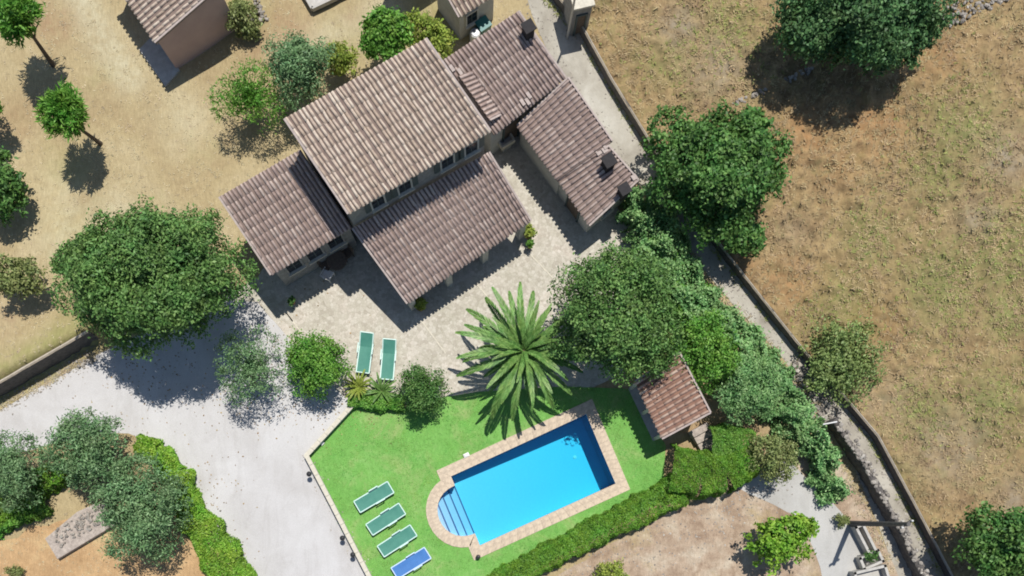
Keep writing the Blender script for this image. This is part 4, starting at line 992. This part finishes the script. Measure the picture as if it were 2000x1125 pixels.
hedge('clipped_hedge', 'small clipped green hedge block right of the pool house steps', [(1392, 862), (1430, 862), (1476, 862)], [66, 74, 54], 1.5, 'bright', 13000, .09, amp=.05)
hedge('curved_hedge', 'curved yellow green hedge along the driveway edge at the bottom left', [(262, 862), (300, 880), (335, 925), (362, 990), (400, 1050), (435, 1105), (475, 1180)], [34, 50, 60, 64, 72, 82, 84], .9, 'lime', 24000, .13, amp=.095)
hedge('low_hedge', 'dark green hedge behind the stone platform at the bottom left', [(-40, 1010), (30, 960), (90, 930), (160, 905)], [70, 70, 52, 36], 1.0, 'hedge', 9000, .14)
hedge('low_hedge', 'bright green low hedge at the left edge above the orange ground', [(-60, 1050), (0, 1018), (50, 1000), (88, 985)], [44, 44, 40, 30], .7, 'bright', 5000, .14)
hedge('climbing_plant', 'light green climber spilling over the outbuilding corner towards the lane', [(1252, 362), (1266, 425), (1308, 495), (1348, 555), (1392, 620)], [62, 92, 108, 108, 96], 1.7, 'glauc', 24000, .16, 1.9, .2, 'climber', round_=.7)
hedge('lane_hedge', 'long pale green hedge running along the lane from the garden tree to the yard', [(1388, 605), (1438, 665), (1488, 725), (1542, 785), (1588, 848), (1622, 908), (1650, 975)], [104, 106, 104, 84, 64, 50, 32], 1.4, 'glauc', 30000, .16, 1.9, .2, round_=.7)
hedge('garden_shrubbery', 'mixed green shrubbery filling the gap between the big garden tree and the lane hedge', [(1262, 470), (1320, 560), (1375, 630), (1425, 690)], [90, 120, 120, 70], 1.3, 'bright', 14000, .16, 1.9, .22, 'shrubbery', round_=.6)

# ------------------------------------------------------------------ palm
pc = W(1023, 684, 2.9); pb = Vector((pc.x, pc.y, 0))
palm = thing('palm_tree', pb, 'big palm tree with arching fronds between the patio and the pool', 'palm')
mb = MB(); mb.tube([(0, 0, -.05), (0, 0, .8), (.02, 0, 1.7), (0, 0, 2.5), (0, 0, 2.85)], [.42, .34, .33, .37, .2], 12); mb.build('trunk', M['palm_bark'], palm)
def frond(L, e0, droop, rng):
    """frond along +x; starts at elevation e0, bends down"""
    V = []; F = []; m = 16; pos = np.array([0., 0., 0.]); e = e0; pts = []; els = []
    for i in range(m + 1):
        pts.append(pos.copy()); els.append(e); st_ = L / m; pos = pos + np.array([math.cos(e), 0, math.sin(e)]) * st_; e -= droop / m * (0.5 + 1.0 * i / m)
    def quad(a, b, c, d): k = len(V); V.extend([a, b, c, d]); F.append((k, k + 1, k + 2, k + 3))
    for i in range(m):
        w0, w1 = .03 * (1 - i / m) + .006, .03 * (1 - (i + 1) / m) + .006
        quad(pts[i] + [0, -w0, 0], pts[i + 1] + [0, -w1, 0], pts[i + 1] + [0, w1, 0.01], pts[i] + [0, w0, 0.01])
    K = 54
    for i in range(4, K):
        u = i / K; f_ = u * m; j = min(m - 1, int(f_)); p = pts[j] + (pts[j + 1] - pts[j]) * (f_ - j); e = els[j]
        ln = (0.40 * math.sin(math.pi * min(1, u * .82 + .17)) ** .7 + .04) * (L / 3)
        for s in (-1, 1):
            fa = R(40) * (1 - .4 * u) + rng.normal(0, .04); v = R(34) + rng.normal(0, .06)
            dx, dy, dz = math.cos(fa), s * math.sin(fa) * math.cos(v), math.sin(fa) * math.sin(v)
            d = np.array([dx * math.cos(e) - dz * math.sin(e), dy, dx * math.sin(e) + dz * math.cos(e)]); d[2] -= .12
            w = np.cross(d, [0, 0, 1]); w = w / np.linalg.norm(w) * .031
            q = p + d * ln * .5; quad(p - w * .5, q - w, p + d * ln - [0, 0, ln * .12], q + w)
    return np_mesh('frond', V, F)
prng = np.random.default_rng(5)
bank = []
for ring_i, (cnt, e0, dr, LL_) in enumerate(((9, R(62), R(60), 2.2), (14, R(36), R(60), 3.0), (18, R(14), R(66), 3.25), (13, R(-8), R(52), 2.8))):
    ms = [frond(LL_ * s_, e0 + o_, dr * b_, prng) for s_, o_, b_ in ((1, 0, 1), (.9, .08, .85), (1.06, -.07, 1.1))]
    for m_ in ms: m_.materials.append(M['palm'])
    for k in range(cnt):
        o = bpy.data.objects.new('frond', ms[k % 3]); COL.objects.link(o); o.parent = palm
        o.location = (0, 0, 2.78 - ring_i * .06); a = 2 * math.pi * (k + prng.uniform(-.28, .28)) / cnt + ring_i * .7
        o.rotation_euler = (prng.uniform(-.25, .25), 0, a); sc = prng.uniform(.78, 1.1); o.scale = (sc * 1.07, sc, sc)

# cycads beside the loungers
def cycad(px, py, label, n, L):
    c = W(px, py); t = thing('cycad', c, label, 'plant', 'spiky plants at the lawn edge')
    mb = MB(); mb.lathe((0, 0, 0), [(.16, 0), (.2, .15), (.14, .34), (.04, .4)], 9); mb.build('trunk', M['palm_bark'], t)
    m_ = frond(L, R(48), R(70), prng); m_.materials.append(M['yellow'] if n % 2 else M['palm'])
    for k in range(n):
        o = bpy.data.objects.new('frond', m_); COL.objects.link(o); o.parent = t; o.location = (0, 0, .36); a = 2 * math.pi * (k + random.uniform(-.3, .3)) / n
        o.rotation_euler = (0, random.uniform(-.3, .35), a); sc = random.uniform(.75, 1.1); o.scale = (sc, sc, sc)
cycad(703, 757, 'yellowish spiky cycad at the foot of the left patio lounger', 21, .95)
cycad(748, 766, 'darker spiky cycad at the foot of the right patio lounger', 20, .95)
hedge('low_planting', 'low leafy planting strip at the top left edge of the lawn', [(680, 776), (730, 782), (790, 790)], [40, 46, 34], .55, 'bright', 5200, .12, cat='plants')

# ------------------------------------------------------------------ stones
def stone_mesh(seed):
    rng = random.Random(seed); bm = bmesh.new(); bmesh.ops.create_icosphere(bm, subdivisions=1, radius=.5)
    for v in bm.verts: v.co = v.co * rng.uniform(.72, 1.1); v.co.z *= .75
    me = bpy.data.meshes.new('stone'); bm.to_mesh(me); bm.free(); me.materials.append(M['stone']); return me
STONES = [stone_mesh(i) for i in range(7)]
def stones(parent, line, width, n, size, hgt, z0=0.0):
    seg = [(line[i + 1] - line[i]).length for i in range(len(line) - 1)]; tot = sum(seg)
    for k in range(n):
        s = random.random() * tot; i = 0
        while s > seg[i]: s -= seg[i]; i += 1
        d = (line[i + 1] - line[i]) / seg[i]; q = random.uniform(-.5, .5); p = line[i] + d * s + Vector((-d.y, d.x, 0)) * q * width
        sz = random.uniform(*size); zc = z0 + random.uniform(0.1, 1) * hgt * (1 - 1.4 * abs(q))
        o = bpy.data.objects.new('stone', random.choice(STONES)); COL.objects.link(o); o.parent = parent
        o.location = Vector((p.x, p.y, max(z0 + sz * .25, zc))) - parent.location; o.rotation_euler = (random.random() * .6, random.random() * .6, random.random() * 6.3); o.scale = (sz, sz * random.uniform(.7, 1.1), sz)
RW = PX([(1610, 826), (1626, 848), (1676, 926), (1716, 995), (1776, 1113), (1822, 1205)])
rw = thing('rubble_wall', RW[0], 'broken dry stone wall of loose grey stones down the left side of the lane', 'wall')
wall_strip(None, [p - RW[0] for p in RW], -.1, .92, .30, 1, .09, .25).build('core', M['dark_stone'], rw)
stones(rw, [p + Vector((.16, .1, 0)) for p in RW], .42, 200, (.15, .32), .0, .95)
stones(rw, [p + Vector((.45, .2, 0)) for p in RW], .3, 90, (.12, .26), .1, .0)
RB = PX([(1545, 712), (1580, 762), (1622, 825)])
rb_ = thing('rubble_heap', RB[0], 'flattened heap of broken stones across the lane where the dry stone wall has fallen', 'stones')
stones(rb_, RB, 1.5, 230, (.12, .3), .22, 0)
SR = PX([(1425, 208), (1480, 185), (1530, 160), (1585, 138)], FZ)
sr = thing('stone_row', SR[0], 'row of pale field stones leading into the black shadow of the big dark tree', 'stones')
stones(sr, SR, .3, 70, (.12, .26), .15, FZ)
SR2 = PX([(1840, 40), (1890, 18), (1960, -12)], FZ)
sr = thing('stone_row', SR2[0], 'band of grey rubble at the top right corner past the big dark tree', 'stones')
stones(sr, SR2, 1.0, 120, (.12, .3), .2, FZ)
SP = PX([(492, 8), (505, 30), (515, 45)])
sr = thing('stone_pile', SP[0], 'small pile of pale stones right of the yellow bush at the top', 'stones')
stones(sr, SP, .9, 40, (.12, .3), .3)
SP = PX([(175, 700), (165, 712), (150, 712)])
sr = thing('stone_pile', SP[0], 'few loose stones at the driveway end of the dark retaining wall', 'stones')
stones(sr, SP, .5, 14, (.12, .26), .2)

# stone platform bottom left
pf = thing('stone_platform', W(150, 1045), 'low stone platform with rubble on top at the bottom left', 'platform')
ring = PX([(88, 1052), (112, 1092), (245, 1012), (205, 975), (150, 1000)], .35)
mb = MB(pf.location); mb.prism([(p.x, p.y) for p in reversed(ring)], -.05, .35); mb.build('base', M['rubble'], pf)
stones(pf, PX([(110, 1055), (160, 1025), (200, 1000)], .35), .9, 110, (.1, .22), .04, .35)

# concrete frame at the top, water tank bottom right
cf = thing('concrete_pad', W(650, 5), 'grey concrete pad with low sides at the top edge', 'pad')
ring = PX([(575, -40), (612, 24), (705, -20), (670, -80)]); mb = MB(cf.location); mb.prism([(p.x, p.y) for p in ring], 0, .14); mb.build('base', M['concrete'], cf)
for a, b in zip(ring, ring[1:] + ring[:1]):
    mb = MB(cf.location); mb.bar(a + Vector((0, 0, .26)), b + Vector((0, 0, .26)), .14, .25); mb.build('side', M['concrete'], cf)
tk = thing('concrete_trough', W(1690, 1080), 'row of open concrete troughs on the yard beside the utility pole', 'trough')
def trough(q, h, part_mat='concrete'):
    q = PX(q)
    for a, b in zip(q, q[1:] + q[:1]):
        mb = MB(tk.location); e = (b - a).normalized() * .07; mb.bar(a - e + Vector((0, 0, h / 2)), b + e + Vector((0, 0, h / 2)), .13, h); mb.build('side', M[part_mat], tk)
    c = sum(q, Vector()) / 4; mb = MB(tk.location); mb.prism([tuple((c + (p - c) * .97)[:2]) for p in q], .02, .1); mb.build('base', M[part_mat], tk)
trough([(1663, 1030), (1690, 1082), (1702, 1076), (1676, 1024)], .55)
trough([(1672, 1090), (1680, 1110), (1716, 1095), (1706, 1074)], .5)
trough([(1660, 1118), (1672, 1180), (1735, 1160), (1718, 1104)], .6)
plant('shrub', 'little dark green plant growing in the concrete trough', 'plant', 1700, 1086, 13, 11, .55, 'fig', 500, .12, 2, .7, lobes=6, trunk=.03)
plant('shrub', 'little dark bush at the foot of the utility pole', 'shrub', 1646, 1016, 15, 15, .35, 'scrub', 700, .11, 2, .8, lobes=8, trunk=.03)

# utility pole and street lamp
up_ = thing('utility_pole', W(1661, 1022), 'dark wooden utility pole standing at the yard corner by the lane', 'pole')
mb = MB(); mb.tube([(0, 0, -.1), (0, 0, 3), (0, .02, 5.7)], [.14, .12, .095], 10); mb.build('post', M['polewood'], up_)
mb = MB(); mb.box((0, .02, 5.45), (.6, .09, .09), .6); mb.build('crossarm', M['polewood'], up_)
for s in (-1, 1):
    mb = MB(); mb.lathe((s * .22, s * .15 + .02, 5.49), [(.025, 0), (.05, .04), (.03, .1), (.045, .13), (.01, .15)], 8); mb.build('insulator', M['white'], up_)
lp = thing('street_lamp', W(1108, 76), 'grey street lamp beside the small hut at the top of the lane', 'lamp')
mb = MB(); mb.tube([(0, 0, -.05), (0, 0, 2.2), (0, 0, 4.0), (-.08, -.02, 4.25), (-.35, -.1, 4.35)], [.07, .055, .05, .045, .04], 8); mb.build('post', M['galv'], lp)
mb = MB(); mb.box((-.5, -.14, 4.35), (.45, .2, .1), .28); mb.build('lamp_head', M['black'], lp)

# garden wall lamps
for x, y, lab in ((607, 928, 'small round dark lamp on the lawn wall nearest its corner'), (671, 1051, 'small round dark lamp halfway down the lawn wall'), (691, 1083, 'small round dark lamp on the lawn wall beside the lowest loungers')):
    c = W(x, y); t = thing('wall_lamp', Vector((c.x + .06, c.y + .02, .45)), lab, 'lamp', 'lamps on the lawn wall')
    mb = MB(); mb.lathe((0, 0, 0), [(.05, 0), (.045, .12), (.06, .14)], 8); mb.build('base', M['black'], t)
    mb = MB(); mb.lathe((0, 0, .14), [(.05, 0), (.12, .06), (.14, .14), (.1, .22), (.02, .26)], 10); mb.build('globe', M['black'], t)
c = W(630, 866); mb = MB(); mb.box((c.x, c.y, .07), (.2, .16, .1), .8); mb.box((c.x, c.y, .14), (.14, .1, .05), .8)
tag(mb.build('sprinkler_box', M['white'], None), 'small white box on the grass by the upper left lawn wall', 'box')

# white pipe rail by the lane hedge
pr = thing('pipe_rail', W(1600, 842), 'white bent pipe rail sticking out of the lane hedge', 'rail')
a, b, c = W(1588, 834), W(1614, 829), W(1609, 868)
mb = MB(pr.location); mb.tube([a + Vector((0, 0, 1.2)), b + Vector((0, 0, 1.2)), b], [.035] * 3, 7); mb.tube([W(1596, 838, 1.2) , W(1606, 866, 1.1), c], [.03] * 3, 7); mb.build('rail', M['white'], pr)

# bins behind the rear wing
mb = MB(); c = W(928, 82); bt = thing('water_barrel', c, 'white barrel between the cottage and the rear wing roof', 'barrel')
mb.lathe((0, 0, 0), [(.22, 0), (.27, .2), (.28, .6), (.25, .8), (.2, .84)], 14); mb.build('body', M['white'], bt)
mb = MB(); mb.lathe((0, 0, .84), [(.19, 0), (.19, .03), (.05, .05)], 12); mb.build('lid', M['galv'], bt)
c = W(944, 66); bn = thing('bin', c, 'teal plastic bin beside the white barrel', 'bin', None, .6)
mb = MB(); mb.hexa([Vector(v) for v in ((-.25, -.22, 0), (.25, -.22, 0), (.25, .22, 0), (-.25, .22, 0), (-.31, -.28, .85), (.31, -.28, .85), (.31, .28, .85), (-.31, .28, .85))]); mb.build('body', M['teal'], bn)
mb = MB(); mb.box((0, 0, .88), (.66, .6, .05)); mb.build('lid', M['teal'], bn)

# patio furniture
def make_chair(px, py, rz, label, mat):
    t = thing('garden_chair', W(px, py), label, 'chair', None, rz)
    for sx in (-.22, .22):
        for sy in (-.22, .22):
            m_ = MB(); m_.bar((sx, sy, 0), (sx * .92, sy * .92, .42), .04, .04); m_.build('leg', M[mat], t)
    m_ = MB(); m_.box((0, 0, .435), (.5, .48, .04)); m_.build('seat', M[mat], t)
    m_ = MB(); m_.hexa([Vector(v) for v in ((-.24, .22, .45), (.24, .22, .45), (.24, .26, .45), (-.24, .26, .45), (-.2, .3, .9), (.2, .3, .9), (.2, .34, .9), (-.2, .34, .9))]); m_.build('backrest', M[mat], t)
    for s in (-1, 1): m_ = MB(); m_.box((s * .25, 0, .64), (.05, .46, .035)); m_.bar((s * .25, -.2, .43), (s * .25, -.2, .63), .035, .035); m_.build('armrest', M[mat], t)
make_chair(643, 541, 2.6, 'white plastic chair in front of the left wing of the house', 'white')
t = thing('garden_table', W(662, 517), 'dark round table in the shade of the left wing', 'table')
mb = MB(); mb.lathe((0, 0, .70), [(.5, 0), (.52, .015), (.5, .035)], 18); mb.build('tabletop', M['wood'], t)
for k in range(3): a = 2.1 * k; mb = MB(); mb.bar((.35 * math.cos(a), .35 * math.sin(a), 0), (.2 * math.cos(a), .2 * math.sin(a), .7), .05, .05); mb.build('leg', M['wood'], t)
make_chair(640, 522, 1.2, 'dark wooden chair left of the round table in the shade', 'wood')
make_chair(680, 500, -.9, 'dark wooden chair right of the round table by the house wall', 'wood')
t = thing('stone_basin', W(986, 288), 'pale stone wash basin in the shaded corner by the rear wing', 'basin', None, .55)
mb = MB(); mb.box((0, 0, .35), (.5, .4, .7)); mb.build('pedestal', M['concrete'], t)
for sx, sy, a, b in ((0, .26, .8, .1), (0, -.26, .8, .1), (.36, 0, .1, .42), (-.36, 0, .1, .42)): m_ = MB(); m_.box((sx, sy, .83), (a, b, .26)); m_.build('side', M['kerb'], t)
m_ = MB(); m_.box((0, 0, .72), (.62, .42, .04)); m_.build('bottom', M['concrete'], t)
def potted(px, py, label, r, kind='yellow', n=700):
    c = W(px, py); t = thing('potted_plant', c, label, 'potted plant')
    mb = MB(); mb.lathe((0, 0, 0), [(r * .6, 0), (r * .85, .3), (r * .95, .42), (r, .44), (r * .85, .45)], 12); mb.build('pot', M['terracotta'], t)
    rng = np.random.default_rng(int(px)); P, D = crown_points(n, r * 1.35, r * 1.35, r * 1.3, rng, 8, (.25, .4), .5); P[:, 2] += .45 + r; V = leaf_cloud(P, D, .13, 2, rng)
    link('foliage', np_mesh('foliage', V, np.arange(len(V)).reshape(-1, 4)), M[kind], t)
potted(822, 603, 'leafy potted plant at the front left pillar of the porch', .24)
potted(1032, 462, 'tall leafy potted plant at the right corner of the porch', .24)
potted(1034, 484, 'small low potted plant in front of the right porch corner', .13, 'bright', 300)
potted(574, 592, 'small potted plant in the shade at the left wing corner', .14, 'fig', 300)
# straight paving joints in the patio
for a, b in (((1024, 485), (1092, 556)), ((932, 556), (985, 620)), ((822, 625), (870, 690)), ((560, 612), (590, 652)), ((556, 606), (572, 628))):
    p, q = W(*a), W(*b); mb = MB(); mb.bar(p + Vector((0, 0, .02)), q + Vector((0, 0, .02)), .06, .02); tag(mb.build('paving_strip', M['kerb'], None), kind='structure')
print('plants', NTREE[0], 'objects', len(S.objects), 'tris', sum(len(o.data.loops) - 2 * len(o.data.polygons) for o in S.objects if o.type == 'MESH'))
